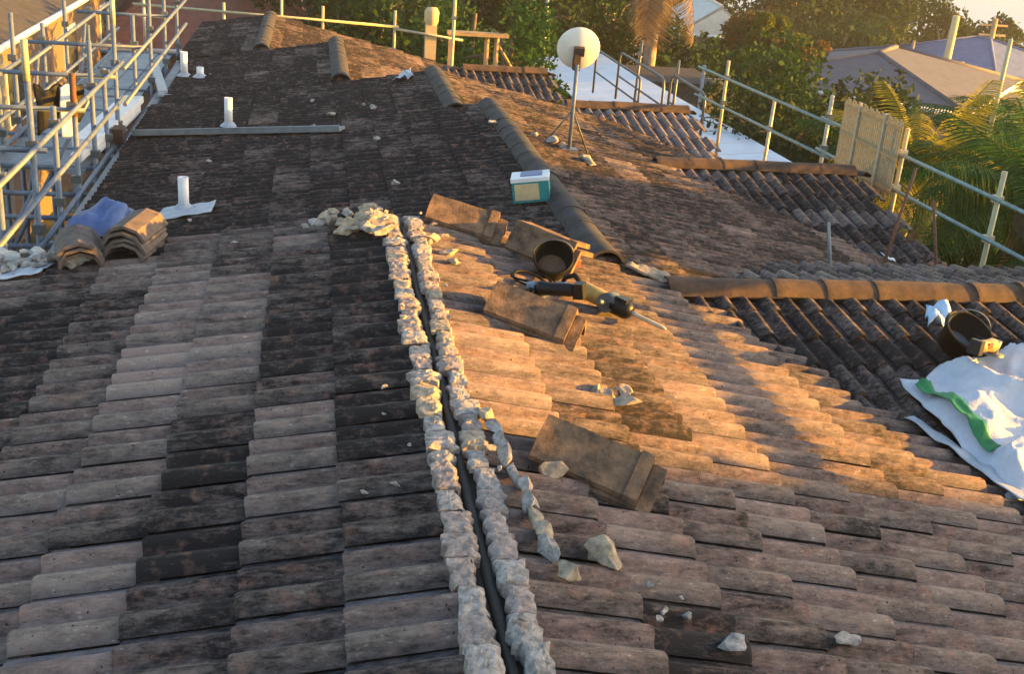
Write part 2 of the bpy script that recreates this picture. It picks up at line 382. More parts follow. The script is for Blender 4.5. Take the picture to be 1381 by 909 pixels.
def vcap_mesh(name, mat, length=.44, side=.185, th=.020, ang=53):
    """angular V ridge tile with a thick collar at one end"""
    b = MB(); s, c = math.sin(R_(ang)), math.cos(R_(ang))
    def prof(sd, t): return [(-sd*s, -sd*c), (-.03*s, -.03*c+.0), (0, .004), (.03*s, -.03*c), (sd*s, -sd*c)]
    for x0, x1, t, g in ((-length/2, length/2-.055, th, 1.0), (length/2-.055, length/2, th+.012, 1.05)):
        o = [(y*g, z*g+side*c+(t-th)) for y, z in prof(side, t)]; i_ = [(y*.97, z-t*1.05) for y, z in o]
        vs = [(x, y, z) for x in (x0, x1) for y, z in o] + [(x, y, z) for x in (x0, x1) for y, z in i_]
        n = 5; fs = []
        for i in range(n-1):
            fs.append((i, i+1, n+i+1, n+i)[::-1]); fs.append((2*n+i, 2*n+i+1, 3*n+i+1, 3*n+i))
            fs.append((i, i+1, 2*n+i+1, 2*n+i)); fs.append((n+i, n+i+1, 3*n+i+1, 3*n+i)[::-1])
        fs.append((0, n, 3*n, 2*n)[::-1]); fs.append((n-1, 2*n-1, 4*n-1, 3*n-1))
        b.add(vs, fs)
    me = b.mesh(name, mat); import bmesh
    bm = bmesh.new(); bm.from_mesh(me); bmesh.ops.subdivide_edges(bm, edges=bm.edges[:], cuts=4, use_grid_fill=True)
    for v in bm.verts: v.co += Vector((noise.noise(v.co*9+Vector((3, 0, 0))), noise.noise(v.co*9), noise.noise(v.co*9+Vector((0, 5, 0)))))*.004
    bm.to_mesh(me); bm.free(); return me
M['cap_lift'] = basic('lifted_ridge_concrete', (.27, .165, .10), (.075, .052, .04), 13, .92, 0, .9, .010, .3, 8)
VCAP = vcap_mesh('ridge_tile', M['cap_lift'])

# ------------------------------------------------------------------ ground and water
def build_ground():
    n = 90; vs = []; fs = []
    rad = [0, 6, 12, 20, 30, 42, 56, 72, 90, 115, 145, 180, 215, 250, 300, 380, 600, 1200, 2400]
    for r in rad:
        for q in range(n):
            x, y = r*math.cos(q*2*math.pi/n), r*math.sin(q*2*math.pi/n)
            vs.append((x, y, ground(x, y) + (.25*noise.noise(Vector((x*.08, y*.08, 0))) if r > 15 else 0)))
    for i in range(len(rad)-1):
        for q in range(n): fs.append((i*n+q, (i+1)*n+q, (i+1)*n+(q+1) % n, i*n+(q+1) % n))
    b = MB(); b.add(vs, fs, True); tag(b.build('ground', M['soil']), kind='structure')
    wz = ground(0, 250)+.4; b = MB(); b.add([(-2200, 180, wz), (2200, 180, wz), (2200, 2200, wz), (-2200, 2200, wz)], [(0, 1, 2, 3)])
    tag(b.build('water', M['water']), kind='structure')
build_ground()

# ------------------------------------------------------------------ the townhouse row
cl, sl = math.cos(math.atan(SL)), math.sin(math.atan(SL)); cr, sr = math.cos(math.atan(SR)), math.sin(math.atan(SR))
ROW = {1: 'townhouse roof with its ridge stripped to two lines of pale mortar', 2: 'townhouse roof carrying the satellite dish mast, dark capped ridge',
       3: 'townhouse with the foil scrap beside its capped ridge', 4: 'townhouse between the foil scrap roof and the farthest roof', 5: 'last townhouse of the row, under the far guard rail'}
HOUSE = {}; ROOF = {}
def tone_l1(c, k):
    y = c.y
    if k == 0: return .22 if y > 4.0 else (.46 if y > 3.0 else .34)
    if k == 1: return .34 if y > 4.6 else (.76 if 3.5 < y < 4.3 else .48)
    if k == 2: return .30 if 3.2 < y < 4.5 else .58
    if k == 3: return .80 if 3.9 < y < 5.5 else .54
    if k == 4: return .15 if 5.5 < y < 6.3 else .52
    if k in (5, 6): return .15 if 4.8 < y < 6.2 else .52
    return .5
def ridge_caps(parent, x, z, y0, y1, key, axis='Y', skip=None, rr=random.Random(3)):
    n = max(1, int(round((y1-y0)/.375)))
    inv = Matrix.Translation(-PW(parent))
    for i in range(n):
        p = y0+(i+.5)*(y1-y0)/n
        o = bpy.data.objects.new('ridge_cap', CAP[key]); COL.objects.link(o); o.parent = parent; o.matrix_parent_inverse = inv
        loc = Vector((x, p, z)) if axis == 'Y' else Vector((p, x, z))
        o.location = loc + Vector((0, 0, rr.uniform(-.006, .006))); a = (R_(-90) if axis == 'Y' else math.pi) + R_(rr.gauss(0, 1.2))
        o.rotation_euler = (R_(rr.gauss(0, 1)), R_(rr.gauss(0, .8)), a)
for u, (rx, rz, y0, y1) in U.items():
    h = empty('townhouse', (rx, (y0+y1)/2, ground(0, y1)), ROW[u], 'townhouse', 'townhouses of the terrace'); HOUSE[u] = h
    b = MB(); t_ = .035; gz = ground(0, y1)-.3
    right = EAVE_R if u < 3 else (5.4 if u == 3 else 4.4)
    b.poly([(rx, y0, rz-t_), (rx, y1, rz-t_), (EAVE_L, y1, zl(u, EAVE_L)-t_), (EAVE_L, y0, zl(u, EAVE_L)-t_)], .03)
    b.poly([(rx, y1, rz-t_), (rx, y0, rz-t_), (right, y0, zr(u, right)-t_), (right, y1, zr(u, right)-t_)], .03)
    roof = b.build('roof', M['deck'], h); ROOF[u] = roof
    b = MB(); e = .45; zt = -.075                                       # walls with gable tops
    for yy in (y0+.01, y1-.12):
        x0, x1 = EAVE_L+e, right-e
        b.add([(x, yy+d, z) for d in (0, .11) for x, z in ((x0, gz), (x1, gz), (x1, zr(u, x1)+zt), (rx, rz+zt), (x0, zl(u, x0)+zt))],
              [(0, 1, 2, 3, 4), (9, 8, 7, 6, 5)]+[(i, 5+i, 5+(i+1) % 5, (i+1) % 5) for i in range(5)])
    b.build('gable_wall', M['brick'], h)
    for nm, xx in (('wall', EAVE_L+e), ('wall', right-e)):
        top = (zl(u, xx) if xx < 0 else zr(u, xx))+zt; b = MB()
        b.box((xx, (y0+y1)/2, (gz+top)/2), (.12, y1-y0-.26, top-gz)); b.build('wall', M['brick'], h)
    b = MB(); b.box((EAVE_L-.05, (y0+y1)/2, zl(u, EAVE_L)-.09), (.11, y1-y0-.01, .10)); b.build('gutter', M['plank'], h)
    b = MB(); b.box((right+.05, (y0+y1)/2, zr(u, right)-.09), (.11, y1-y0-.01, .10)); b.build('gutter', M['cap_rust'], h)
    # tiles
    wk = WING.get(u); 
    def keepR(c, u=u): 
        for k in (u, u-1):
            if k in WING:
                yr, wz, xs, xe, p, ya, yb = WING[k]
                if ya < c.y < yb and xs-.1 < c.x < xe and zw(k, c.y) > zr(u, c.x)+.02: return False
        return True
    ncl = int((rx-EAVE_L)/cl/EXP)+1; first = .455 if u == 1 else .30
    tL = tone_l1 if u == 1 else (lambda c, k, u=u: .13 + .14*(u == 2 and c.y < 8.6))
    Y0 = y1
    tl = slope_tiles(Vector((rx, y1, rz)), Vector((0, 1, 0)), Vector((-cl, 0, -sl)), (-(y1-y0), 0), ncl, first, True, lambda c: c.x > EAVE_L-.05, tL, False, 10+u)
    tR = (lambda c, k: .52 if c.y < 4.2 else .54) if u == 1 else (lambda c, k: .22)  # shaded parts of the right slopes toned darker in the tile colour
    ncr = int((right-rx)/cr/.32)+1
    tr = slope_tiles(Vector((rx, y0, rz)), Vector((0, -1, 0)), Vector((cr, 0, -sr)), (-(y1-y0), 0), ncr, (.49 if u == 1 else .30), False, lambda c, right=right, f=keepR: c.x < right+.05 and f(c), tR, True, 50+u)
    lay_tiles(roof, tl+tr, {1: 330, 2: 290}.get(u, 0))
    if u > 1: ridge_caps(roof, rx, rz-.0, y0+.02, y1-.02, 'cap_old')
    if wk:
        yr, wz, xs, xe, p, ya, yb = wk; b = MB()
        wr = None
        b.poly([(xs-.6, yr, wz-t_), (xs-.6, ya, zw(u, ya)-t_), (xe, ya, zw(u, ya)-t_), (xe, yr, wz-t_)], .03)
        b.poly([(xe, yr, wz-t_), (xe, yb, zw(u, yb)-t_), (xs-.6, yb, zw(u, yb)-t_), (xs-.6, yr, wz-t_)], .03)
        wr = b.build('wing_roof', M['deck'], h)
        cp, sp = math.cos(math.atan(p)), math.sin(math.atan(p))
        kp = lambda c, u=u, ya=ya, xs=xs: c.y > ya and c.x > xs-.3 and zw(u, c.y) > zr(u, c.x)-.05
        tw = slope_tiles(Vector((xe, yr, wz)), Vector((-1, 0, 0)), Vector((0, -cp, -sp)), (0, xe-xs+.9), int((yr-ya)/EXP)+1, .30, False, kp, (lambda c, k, u=u: {1: .26, 2: .28, 3: .75, 5: .3}[u]), True, 80+u)  # sunlit third wing put in as a pale tile tone, the others darker
        cb, sb = math.cos(math.atan(.2)), math.sin(math.atan(.2))
        tw += slope_tiles(Vector((xs, yr, wz)), Vector((1, 0, 0)), Vector((0, cb, -sb)), (-.3, xe-xs), int((yb-yr)/EXP), .30, False, lambda c, u=u: zw(u, c.y) > max(zr(k, c.x) for k in (u, min(u+1, 5)))-.05, (lambda c, k: .45), True, 90+u)
        lay_tiles(wr, tw, {1: 150, 2: 90}.get(u, 0))
        ridge_caps(wr, yr, wz+.005, xs-.05, xe, 'cap_rust', 'X')
        b = MB(); b.box(((xs+xe)/2+.3, ya-.05, zw(u, ya)-.10), (xe-xs-.6, .1, .11)); b.build('gutter', M['cap_rust'], h)
        b = MB(); b.add([(xe-.1-d, y, z) for d in (0, .1) for y, z in ((ya+.1, gz), (yb-.1, gz), (yb-.1, zw(u, yb-.1)-.08), (yr, wz-.08), (ya+.1, zw(u, ya+.1)-.08))],
              [(0, 1, 2, 3, 4), (9, 8, 7, 6, 5)]+[(i, 5+i, 5+(i+1) % 5, (i+1) % 5) for i in range(5)]); b.build('wing_wall', M['brick'], h)

# mortar bedding left on the stripped ridge: two broken lines with an open slot between
def bed_mesh(seed, w, l, h, mat, side):
    """one roll's worth of bedding: a rough block, steep towards the slot, torn on the outside"""
    rr = random.Random(seed); off = Vector((rr.random()*90, rr.random()*90, 0)); nx, ny = 9, 11; vs = []; fs = []
    for j in range(ny+1):
        for i in range(nx+1):
            s_, t = i/nx, j/ny; x = (s_-.5)*w; y = (t-.5)*l
            prof = min(1, s_*5)*(1-.55*max(0, s_-.35)**1.2) if side > 0 else min(1, (1-s_)*5)*(1-.55*max(0, .65-s_)**1.2)
            scal = .72+.28*math.sin(math.pi*min(1, max(0, t*1.08-.04)))
            q = Vector((x*16, y*16, 0))+off
            z = h*prof*scal*(1+.45*noise.noise(q))+.008*noise.noise(q*2.6)+.005*noise.noise(q*6.1)
            if i in (0, nx) or j in (0, ny): z = min(z, h*.55)
            vs.append((x*(1+.35*noise.noise(Vector((0, y*22, 0))+off))+.014*noise.noise(q*1.9+Vector((7, 0, 0))), y+.010*noise.noise(q*1.9+Vector((0, 7, 0))), z))
    for j in range(ny):
        for i in range(nx): k = j*(nx+1)+i; fs.append((k, k+1, k+nx+2, k+nx+1))
    rim = [i for i in range(nx+1)]+[j*(nx+1)+nx for j in range(1, ny+1)]+[ny*(nx+1)+i for i in range(nx-1, -1, -1)]+[j*(nx+1) for j in range(ny-1, 0, -1)]
    k = len(vs); vs += [(vs[i][0], vs[i][1], -.06) for i in rim]; n = len(rim)
    fs += [(rim[(i+1) % n], rim[i], k+i, k+(i+1) % n) for i in range(n)]
    b = MB(); b.add(vs, fs, False); return b.mesh('mortar_bedding', mat)
def bedding():
    par = ROOF[1]; rr = random.Random(5); inv = Matrix.Translation(-PW(par))
    BW = {-1: (.100, .150, .028), 1: (.088, .150, .026)}
    kinds = {sd: [bed_mesh(100*(sd+2)+i, *BW[sd], M[('mortar', 'mortar_pink', 'mortar', 'mortar_warm', 'mortar_pink')[i % 5]], sd) for i in range(10)] for sd in (-1, 1)}
    y = 1.5; k = 0
    while y < 7.02:
        for side in (-1, 1):
            o = bpy.data.objects.new('mortar_bedding', rr.choice(kinds[side])); COL.objects.link(o); o.parent = par; o.matrix_parent_inverse = inv
            off = (.072 if side < 0 else .066)+rr.uniform(-.010, .012); z = -2.0-off*(SL if side < 0 else SR)+.012
            o.location = (RX1+side*off, y+rr.uniform(-.006, .006), z+rr.uniform(-.006, .006)); o.rotation_euler = (rr.uniform(-.08, .08), -side*.17*0+rr.uniform(-.05, .05), rr.uniform(-.06, .06))
            o.scale = (rr.uniform(.75, 1.2), rr.uniform(.9, 1.06), rr.uniform(.35, .8))
            if rr.random() < .3:
                sz = rr.uniform(.018, .05); o2 = link('mortar_knob', chunk_mesh('mortar_knob', (sz, sz*1.2, sz*.8), 900+k, M[rr.choice(('mortar', 'mortar_warm'))], 1, .7, .5), par); o2.location = (RX1+side*(off+rr.uniform(-.03, .06)), y, z+.05)
            k += 1
        y += .150
bedding()
b = MB(); b.tube([(RX1+.004*math.sin(y*3), y, -2.035) for y in np.arange(1.4, 7.1, .3)], .02, 5); b.build('ridge_batten', M['deck'], ROOF[1])

# ------------------------------------------------------------------ rubble
def lumps(name, label, cat, group, spots, zf, mats, seed):
    rr = random.Random(seed)
    for i, (x, y, s) in enumerate(spots):
        me = chunk_mesh(name, (s*rr.uniform(.8, 1.3), s*rr.uniform(.7, 1.1), s*rr.uniform(.45, .75)), seed*50+i, M[rr.choice(mats)], 2, .7, .5)
        o = link(name, me, None, (x, y, zf(x)+.012+s*.2)); o.rotation_euler = (rr.uniform(-.2, .2), rr.uniform(-.2, .2), rr.uniform(0, 6.3)); tag(o, label, cat, group)
rr = random.Random(21)
zl1 = lambda x: zl(1, x); zr1 = lambda x: zr(1, x)
sp = [(RX1-.12-abs(rr.gauss(0, .12)), 6.75+rr.gauss(0, .16), rr.uniform(.05, .13)) for _ in range(26)]
lumps('mortar_lump', 'pale mortar lump heaped at the far end of the stripped ridge', 'rubble', 'mortar heap at the ridge end', sp, lambda x: zl1(x)+.03, ['mortar', 'mortar_warm'], 1)
sp = [(x, 6.97+rr.gauss(0, .06), rr.uniform(.06, .12)) for x in (-.02, .06, .14, .2, .25, .32, .12, .3)]
lumps('mortar_lump', 'small mortar lump trailing from the ridge heap along the tile edge', 'rubble', 'mortar trail', sp, zl1, ['mortar', 'mortar_warm'], 2)
sp = [(RX1+.16+rr.uniform(0, .1), y, rr.uniform(.06, .11)) for y in (6.9, 6.7, 6.55, 6.35, 6.2)]
lumps('mortar_lump', 'sunlit yellowish mortar lump on the right lip of the ridge', 'rubble', 'sunlit mortar on the ridge lip', sp, zr1, ['mortar_warm'], 3)
sp = [(1.36, 4.66, .09), (1.42, 4.60, .11), (1.32, 4.72, .06), (1.47, 4.75, .07), (1.29, 4.62, .05)]
lumps('mortar_lump', 'yellowish mortar lump on sunlit tiles between the two ridge tile stacks', 'rubble', 'mortar on the sunlit tiles', sp, zr1, ['mortar_warm'], 4)
for lab, x, y, s, m in (('large pale flat mortar piece on tiles, beside the fallen mortar strip', .97, 3.19, .15, 'mortar_warm'), ('small pale mortar piece next to the fallen strip tip', .82, 3.03, .10, 'mortar_warm'),
                        ('pale mortar lump wedged beside the dark ridge tile stack', .90, 3.72, .11, 'mortar_warm'), ('rounded whitish mortar lump alone on grey tiles', 1.31, 2.80, .10, 'mortar'), ('angular grey and white stone alone on tiles', 1.76, 2.92, .10, 'mortar')):
    lumps('mortar_piece', lab, 'rubble', None, [(x, y, s)], zr1, [m], int(x*100))
sp = [(1.13+rr.uniform(-.1, .25), 2.98+rr.uniform(-.12, .12), rr.uniform(.02, .035)) for _ in range(6)]
lumps('mortar_crumb', 'tiny mortar crumb on the grey tiles by the rounded lump', 'rubble', 'crumbs on the right slope', sp, zr1, ['mortar'], 6)
sp = [(.32, 4.45, .035), (.31, 3.62, .03), (.2, 3.60, .025), (.3, 4.2, .02), (-.45, 6.8, .05), (.38, 3.9, .02)]
lumps('mortar_crumb', 'tiny pale crumb on the dark left slope', 'rubble', 'crumbs on the left slope', sp, zl1, ['mortar'], 7)
sp = [(-1.35-rr.uniform(0, .75), 6.95+rr.gauss(0, .1), rr.uniform(.07, .16)) for _ in range(34)]
lumps('mortar_lump', 'whitish mortar lump in the pile at the gutter edge by the cap stacks', 'rubble', 'pile at the gutter edge', sp, lambda x: zl1(x)+.02, ['mortar_white', 'mortar'], 8)
b = MB()                                                               # fallen strip of bedding lying askew beside the slot
pts = [(.70, 4.15), (.735, 3.95), (.735, 3.7), (.765, 3.5), (.77, 3.3), (.79, 3.12)]
st = empty('mortar_strip', (.74, 3.6, zr1(.74)+.04), 'long grey mortar strip fallen diagonally onto the right slope', 'mortar')
for i in range(len(pts)-1):
    for q in range(2):
        t0 = (q+.5)/2; x = pts[i][0]*(1-t0)+pts[i+1][0]*t0; y = pts[i][1]*(1-t0)+pts[i+1][1]*t0
        o = link('mortar_segment', chunk_mesh('mortar_segment', (.055, .15, .06), 300+i*2+q, M['mortar' if (i+q) % 4 else 'mortar_warm'], 2, .7, .4), st); o.location = (x, y, zr1(x)+.045)
        o.rotation_euler = (0, 0, math.atan2(pts[i+1][0]-pts[i][0], -(pts[i+1][1]-pts[i][1])))

# ------------------------------------------------------------------ lifted ridge tiles in stacks of two on the sunlit slope
def vstack(label, x, y, ang, tilt, n=2, shift=.05, z=None, roll=0):
    for i in range(n):
        o = link('ridge_tile', VCAP); zz = (zr1(x) if z is None else z)+.03+.05*i
        dx, dy = math.cos(ang)*shift*(-i), math.sin(ang)*shift*(-i)
        o.location = (x+dx, y+dy, zz); o.rotation_euler = (roll, tilt, ang)
        tag(o, label[i], 'ridge tile', 'lifted ridge tiles')
tl_ = math.atan(SR)
vstack(('lower brown ridge tile of the shaded stack near the fallen mortar strip', 'upper brown ridge tile of the shaded stack near the fallen mortar strip'), 1.13, 3.80, R_(-28), tl_*.9)
vstack(('lower sunlit ridge tile of the stack before the power tools', 'upper sunlit ridge tile of the stack before the power tools'), 1.17, 5.40, R_(-25), tl_*.9)
vstack(('lower sunlit ridge tile of the stack by the ridge heap', 'upper sunlit ridge tile of the stack by the ridge heap'), 1.00, 6.98, R_(-16), tl_*.9)
vstack(('lower sunlit ridge tile tipped up behind the black bucket', 'upper sunlit ridge tile tipped up behind the black bucket'), 1.47, 6.66, R_(-42), tl_*.6, 2, .03, zr1(1.47)+.05, R_(20))

# stacks of arched caps at the left gutter edge
def capstack(label, x, y, n, ang, grp):
    for i in range(n):
        o = link('arched_tile', CAP['cap_stack']); o.location = (x+random.uniform(-.012, .012), y+random.uniform(-.015, .015), zl1(x)+.035+i*.036)
        o.rotation_euler = (0, random.uniform(-.03, .03), ang+random.uniform(-.05, .05)); tag(o, ('bottom ', 'second ', 'third ', 'fourth ')[i]+label, 'ridge cap', grp)
M['cap_stack_m'] = basic('brown_cap_concrete', (.17, .125, .105), (.085, .068, .06), 16, .9, 0, .5, .006)
CAP['cap_stack'] = cap_mesh('ridge_cap', M['cap_stack_m'], .38, .26, .085, .018, 4)
for pl in CAP['cap_stack'].polygons: pl.use_smooth = False
capstack('brown arched cap counted up in the taller stack at the gutter edge', -1.04, 6.98, 4, R_(78), 'taller cap stack')
capstack('brown arched cap counted up in the lower stack beside the mortar pile', -1.36, 6.93, 3, R_(100), 'lower cap stack')
def sheet(name, pts4, mat, label, cat, nx=14, ny=10, amp=.03, freq=5, seed=0, zoff=.03, thick=.004, group=None, parent=None, dome=0):
    """crumpled sheet over four corner points"""
    a, b_, c, d = [Vector(p) for p in pts4]; vs = []; fs = []
    for j in range(ny+1):
        for i in range(nx+1):
            s, t = i/nx, j/ny; p = a*(1-s)*(1-t)+b_*s*(1-t)+c*s*t+d*(1-s)*t
            q = Vector((p.x*freq+seed, p.y*freq, p.z*freq))
            hgt = amp*(abs(noise.noise(q))*1.6+.5*noise.noise(q*2.7)+.3*abs(noise.noise(q*5.3)))+dome*(16*s*(1-s)*t*(1-t))**.45
            p = p+Vector((.4*amp*noise.noise(q+Vector((9, 0, 0))), .4*amp*noise.noise(q+Vector((0, 9, 0))), zoff+hgt)); vs.append(p)
    for j in range(ny):
        for i in range(nx): k = j*(nx+1)+i; fs.append((k, k+1, k+nx+2, k+nx+1))
    bb = MB(); bb.add(vs, fs, True); o = bb.build(name, mat, parent)
    m = o.modifiers.new('thickness', 'SOLIDIFY'); m.thickness = thick
    if label: tag(o, label, cat, group)
    return o
def onl(u, x, y): return (x, y, zl(u, x))
def onr(u, x, y): return (x, y, zr(u, x))
sheet('plastic_sheet', [onl(1, -1.85, 6.72), onl(1, -1.55, 6.74), onl(1, -1.5, 6.9), onl(1, -1.8, 6.88)], M['white_sheet'], 'small crumpled whitish sheet in front of the mortar pile', 'sheet', seed=3)
sheet('blue_tarp', [onl(2, -1.93, 9.2), onl(2, -1.45, 9.25), onl(2, -1.45, 9.85), onl(2, -1.95, 9.8)], M['blue'], 'bunched blue tarpaulin behind the stacks of arched caps', 'tarpaulin', amp=.09, freq=4, seed=5, dome=.16)

# vent pipes with lead flashing on the left slope
def vent(label, x, y, u, h, r, fl=None):
    e = empty('vent_pipe', (x, y, zl(u, x)), label, 'vent pipe')
    b = MB(); z = zl(u, x); b.lathe([(0, 0), (r, 0), (r, h), (r*.78, h), (r*.78, h-.05), (0, h-.05)], 14, Matrix.Translation((x, y, z))); b.build('pipe', M['white'], e)
    b = MB(); b.lathe([(r*2.2, .02), (r*1.25, .06), (r*1.02, .07)], 14, Matrix.Translation((x, y, z))); b.build('collar', M['lead'], e)
    if fl: sheet('flashing', fl, M['lead'], None, None, amp=.015, freq=6, zoff=.035, parent=e)
vent('white vent pipe rising from a wide lead flashing behind the cap stacks', -1.07, 9.9, 2, .30, .045, [onl(2, -1.34, 9.55), onl(2, -.82, 9.62), onl(2, -.80, 9.95), onl(2, -1.22, 9.98)])
vent('white vent pipe standing at the long grey batten', -.92, 13.3, 3, .34, .045)
vent('short white vent pipe beside the blue steel bracket at the gutter', -1.80, 17.2, 4, .36, .05)
vent('stubby white vent pipe right of the short pipe', -1.55, 16.9, 4, .16, .05)
b = MB(); e = empty('metal_batten', (-.8, 12.8, zl(3, -.8)), 'long grey metal batten lying down the left slope', 'batten')
p0, p1 = Vector(onl(2, -1.94, 13.35)), Vector(onl(2, .33, 12.15)); dd = (p1-p0).normalized(); ang = math.atan2(dd.y, dd.x); nn = Vector((-SL, 0, 1)).normalized()
xx = dd; yy = nn.cross(xx); rm = Matrix((xx, yy, nn)).transposed()
b.box((p0+p1)/2+nn*.055, ((p1-p0).length, .13, .03), rm); b.box((p0+p1)/2+nn*.085-yy*.05, ((p1-p0).length, .02, .04), rm); b.build('rail', M['plank'], e)
sheet('foil_scrap', [onl(3, 1.0, 14.7), onl(3, 1.28, 14.8), onl(3, 1.25, 15.1), onl(3, 1.1, 15.0)], M['foil'], 'crinkled silver foil scrap lying by the capped ridge', 'foil', amp=.10, freq=7, seed=9)
rr = random.Random(77)
sp = [(rr.uniform(-1.5, 1.2), rr.uniform(8.8, 17.5), rr.uniform(.05, .1)) for _ in range(10)]
lumps('mortar_crumb', 'stray pale chip on the far dark left slope', 'rubble', 'chips on the far left slope', sp, lambda x: zl(2, x), ['mortar'], 12)
sp = [(2.05, 11.6, .09), (2.2, 11.3, .1), (1.8, 11.4, .08), (2.35, 11.1, .14), (2.45, 11.05, .1), (2.62, 10.6, .16)]
lumps('mortar_lump', 'pale mortar bit around the foot of the dish mast', 'rubble', 'mortar by the mast', sp, lambda x: zr(2, x), ['mortar', 'mortar_warm'], 13)
sheet('mortar_patch', [onr(1, 2.06, 7.0), onr(1, 2.38, 6.8), onr(1, 2.44, 6.9), onr(1, 2.12, 7.12)], M['mortar_warm'], 'cracked pale mortar patch where the brown cross ridge meets the sunlit slope', 'mortar', amp=.03, freq=9, seed=2, zoff=.04, thick=.02)

# ------------------------------------------------------------------ tools on the sunlit slope
def bucket(label, loc, r, h, rot, fill):
    e = empty('bucket', loc, label, 'bucket'); T = Matrix.Translation(loc) @ rot.to_4x4()
    b = MB(); b.lathe([(0, 0), (r*.78, 0), (r, h), (r*1.08, h), (r*1.08, h-.02), (r*1.02, h-.02)], 22, T); b.lathe([(r*.97, h), (r*.76, .015), (0, .015)], 22, T); b.build('shell', M['black'], e)
    b = MB(); b.lathe([(0, h*.22), (r*.4, h*.2), (r*.8, h*.12)], 18, T); b.build('contents', fill, e)
    b = MB(); b.tube([T @ Vector((r*1.05*math.cos(a), .02+r*.55*math.sin(a), h+r*.5*math.sin(a))) for a in np.linspace(0, math.pi, 12)], .005, 6); b.build('handle', M['steel_dark'], e)
    return e
bucket('round black rubber bucket tipped towards the ridge tiles on the sunlit slope', (1.43, 6.42, zr1(1.43)+.06), .112, .15, Matrix.Rotation(R_(42), 3, 'X') @ Matrix.Rotation(R_(-6), 3, 'Y'), M['cap'])
def hammer():
    a, d = Vector(onr(1, 1.50, 6.06)), Vector(onr(1, 1.92, 5.66)); dd = (d-a).normalized(); up = Vector((SR, 0, 1)).normalized(); yy = up.cross(dd).normalized(); rm = Matrix((dd, yy, up)).transposed(); a = a+up*.09
    e = empty('demolition_hammer', a, 'tan and black demolition hammer with a pale chisel, lying on sunlit tiles', 'power tool')
    P = lambda x, y, z: a+rm @ Vector((x, y, z))
    b = MB(); b.tube([P(0, 0, 0), P(.03, 0, 0), P(.20, 0, 0), P(.23, 0, 0)], [.03, .05, .048, .036], 14); b.build('motor_body', M['amber'], e)
    b = MB(); b.tube([P(.225, 0, 0), P(.24, 0, 0), P(.33, 0, 0), P(.36, 0, 0)], [.038, .055, .052, .03], 14); b.box(P(.29, .0, .035), (.07, .08, .05), rm); b.build('gear_housing', M['black_gloss'], e)
    b = MB(); b.tube([P(.35, 0, 0), P(.40, 0, 0), P(.56, 0, 0), P(.585, 0, 0)], [.018, .012, .012, .004], 8); b.build('chisel', M['steel_warm'], e)
    b = MB(); b.tube([P(.01, 0, .03), P(-.05, 0, .055), P(-.10, 0, .02), P(-.11, 0, -.04), P(-.05, 0, -.045), P(.01, 0, -.03)], .016, 8); b.build('handle', M['black'], e)
    b = MB(); b.tube([P(.21, -.05, 0), P(.21, -.15, .02)], .016, 8); b.tube([P(.21, .05, 0), P(.21, -.05, 0)], .056, 12); b.build('side_grip', M['steel_dark'], e)
hammer()
m = MB(); pts = []
for i in range(60):
    t_ = i/59; a_ = t_*15; r_q = .10+.02*math.sin(a_*.7); pts.append((1.27+r_q*math.cos(a_)*1.1+.18*max(0, t_-.8)*5, 6.16+r_q*math.sin(a_)-.12*max(0, t_-.8)*5, zr1(1.27+r_q*math.cos(a_))+.045+.012*math.sin(a_*1.7)))
m.tube(pts, .007, 6); tag(m.build('power_cable', M['black']), 'coiled black power cable on sunlit tiles beside the bucket', 'cable')
def grinder(label, loc, ang, body, badge, tilt=0):
    rm = Matrix.Rotation(ang, 3, 'Z') @ Matrix.Rotation(tilt, 3, 'Y'); a = Vector(loc); P = lambda x, y, z: a+rm @ Vector((x, y, z))
    e = empty('angle_grinder', loc, label, 'power tool')
    b = MB(); b.tube([P(-.13, 0, .0), P(-.10, 0, 0), P(.02, 0, 0), P(.07, 0, 0), P(.10, 0, 0)], [.03, .038, .036, .044, .036], 12); b.build('body', M[body], e)
    b = MB(); b.box(P(-.155, 0, 0), (.06, .075, .085), rm, .9); b.build('battery', M['black_gloss'], e)
    b = MB(); b.tube([P(.12, 0, .03), P(.12, 0, -.05)], [.036, .03], 12); b.build('gear_head', M['steel'], e)
    b = MB(); b.tube([P(.12, 0, -.052), P(.12, 0, -.056)], .062, 20); b.build('disc', M['rust'], e)
    b = MB(); b.lathe([(.0, -.045), (.068, -.045), (.068, -.062)], 20, Matrix.Translation(P(.12, 0, 0)) @ rm.to_4x4()); b.build('guard', M['steel_dark'], e)
    b = MB(); b.tube([P(.12, .03, 0), P(.12, .13, .01)], .014, 8); b.build('side_grip', M['black'], e)
    b = MB(); b.box(P(-.04, -.037, .012), (.06, .006, .035), rm); b.build('badge', M[badge], e)
grinder('black cordless grinder with a blue badge lying behind the sunlit tile stack', (1.33, 5.88, zr1(1.33)+.10), R_(150), 'black_gloss', 'blue_label', R_(8))
def small_box(name, label, cat, c, d, ang, mat):
    b = MB(); b.box(c, d, Matrix.Rotation(ang, 3, 'Z') @ Matrix.Rotation(R_(12), 3, 'Y'), .9); o = b.build(name, M[mat], None)
    m = o.modifiers.new('soft edges', 'BEVEL'); m.width = .008; m.segments = 2; tag(o, label, cat)
small_box('tape_roll_case', 'small red plastic case beside the black bucket', 'case', (1.64, 6.75, zr1(1.64)+.05), (.09, .06, .05), R_(20), 'red')
small_box('plastic_case', 'olive plastic case behind the black bucket', 'case', (1.60, 6.95, zr1(1.60)+.06), (.10, .07, .05), R_(-30), 'olive')
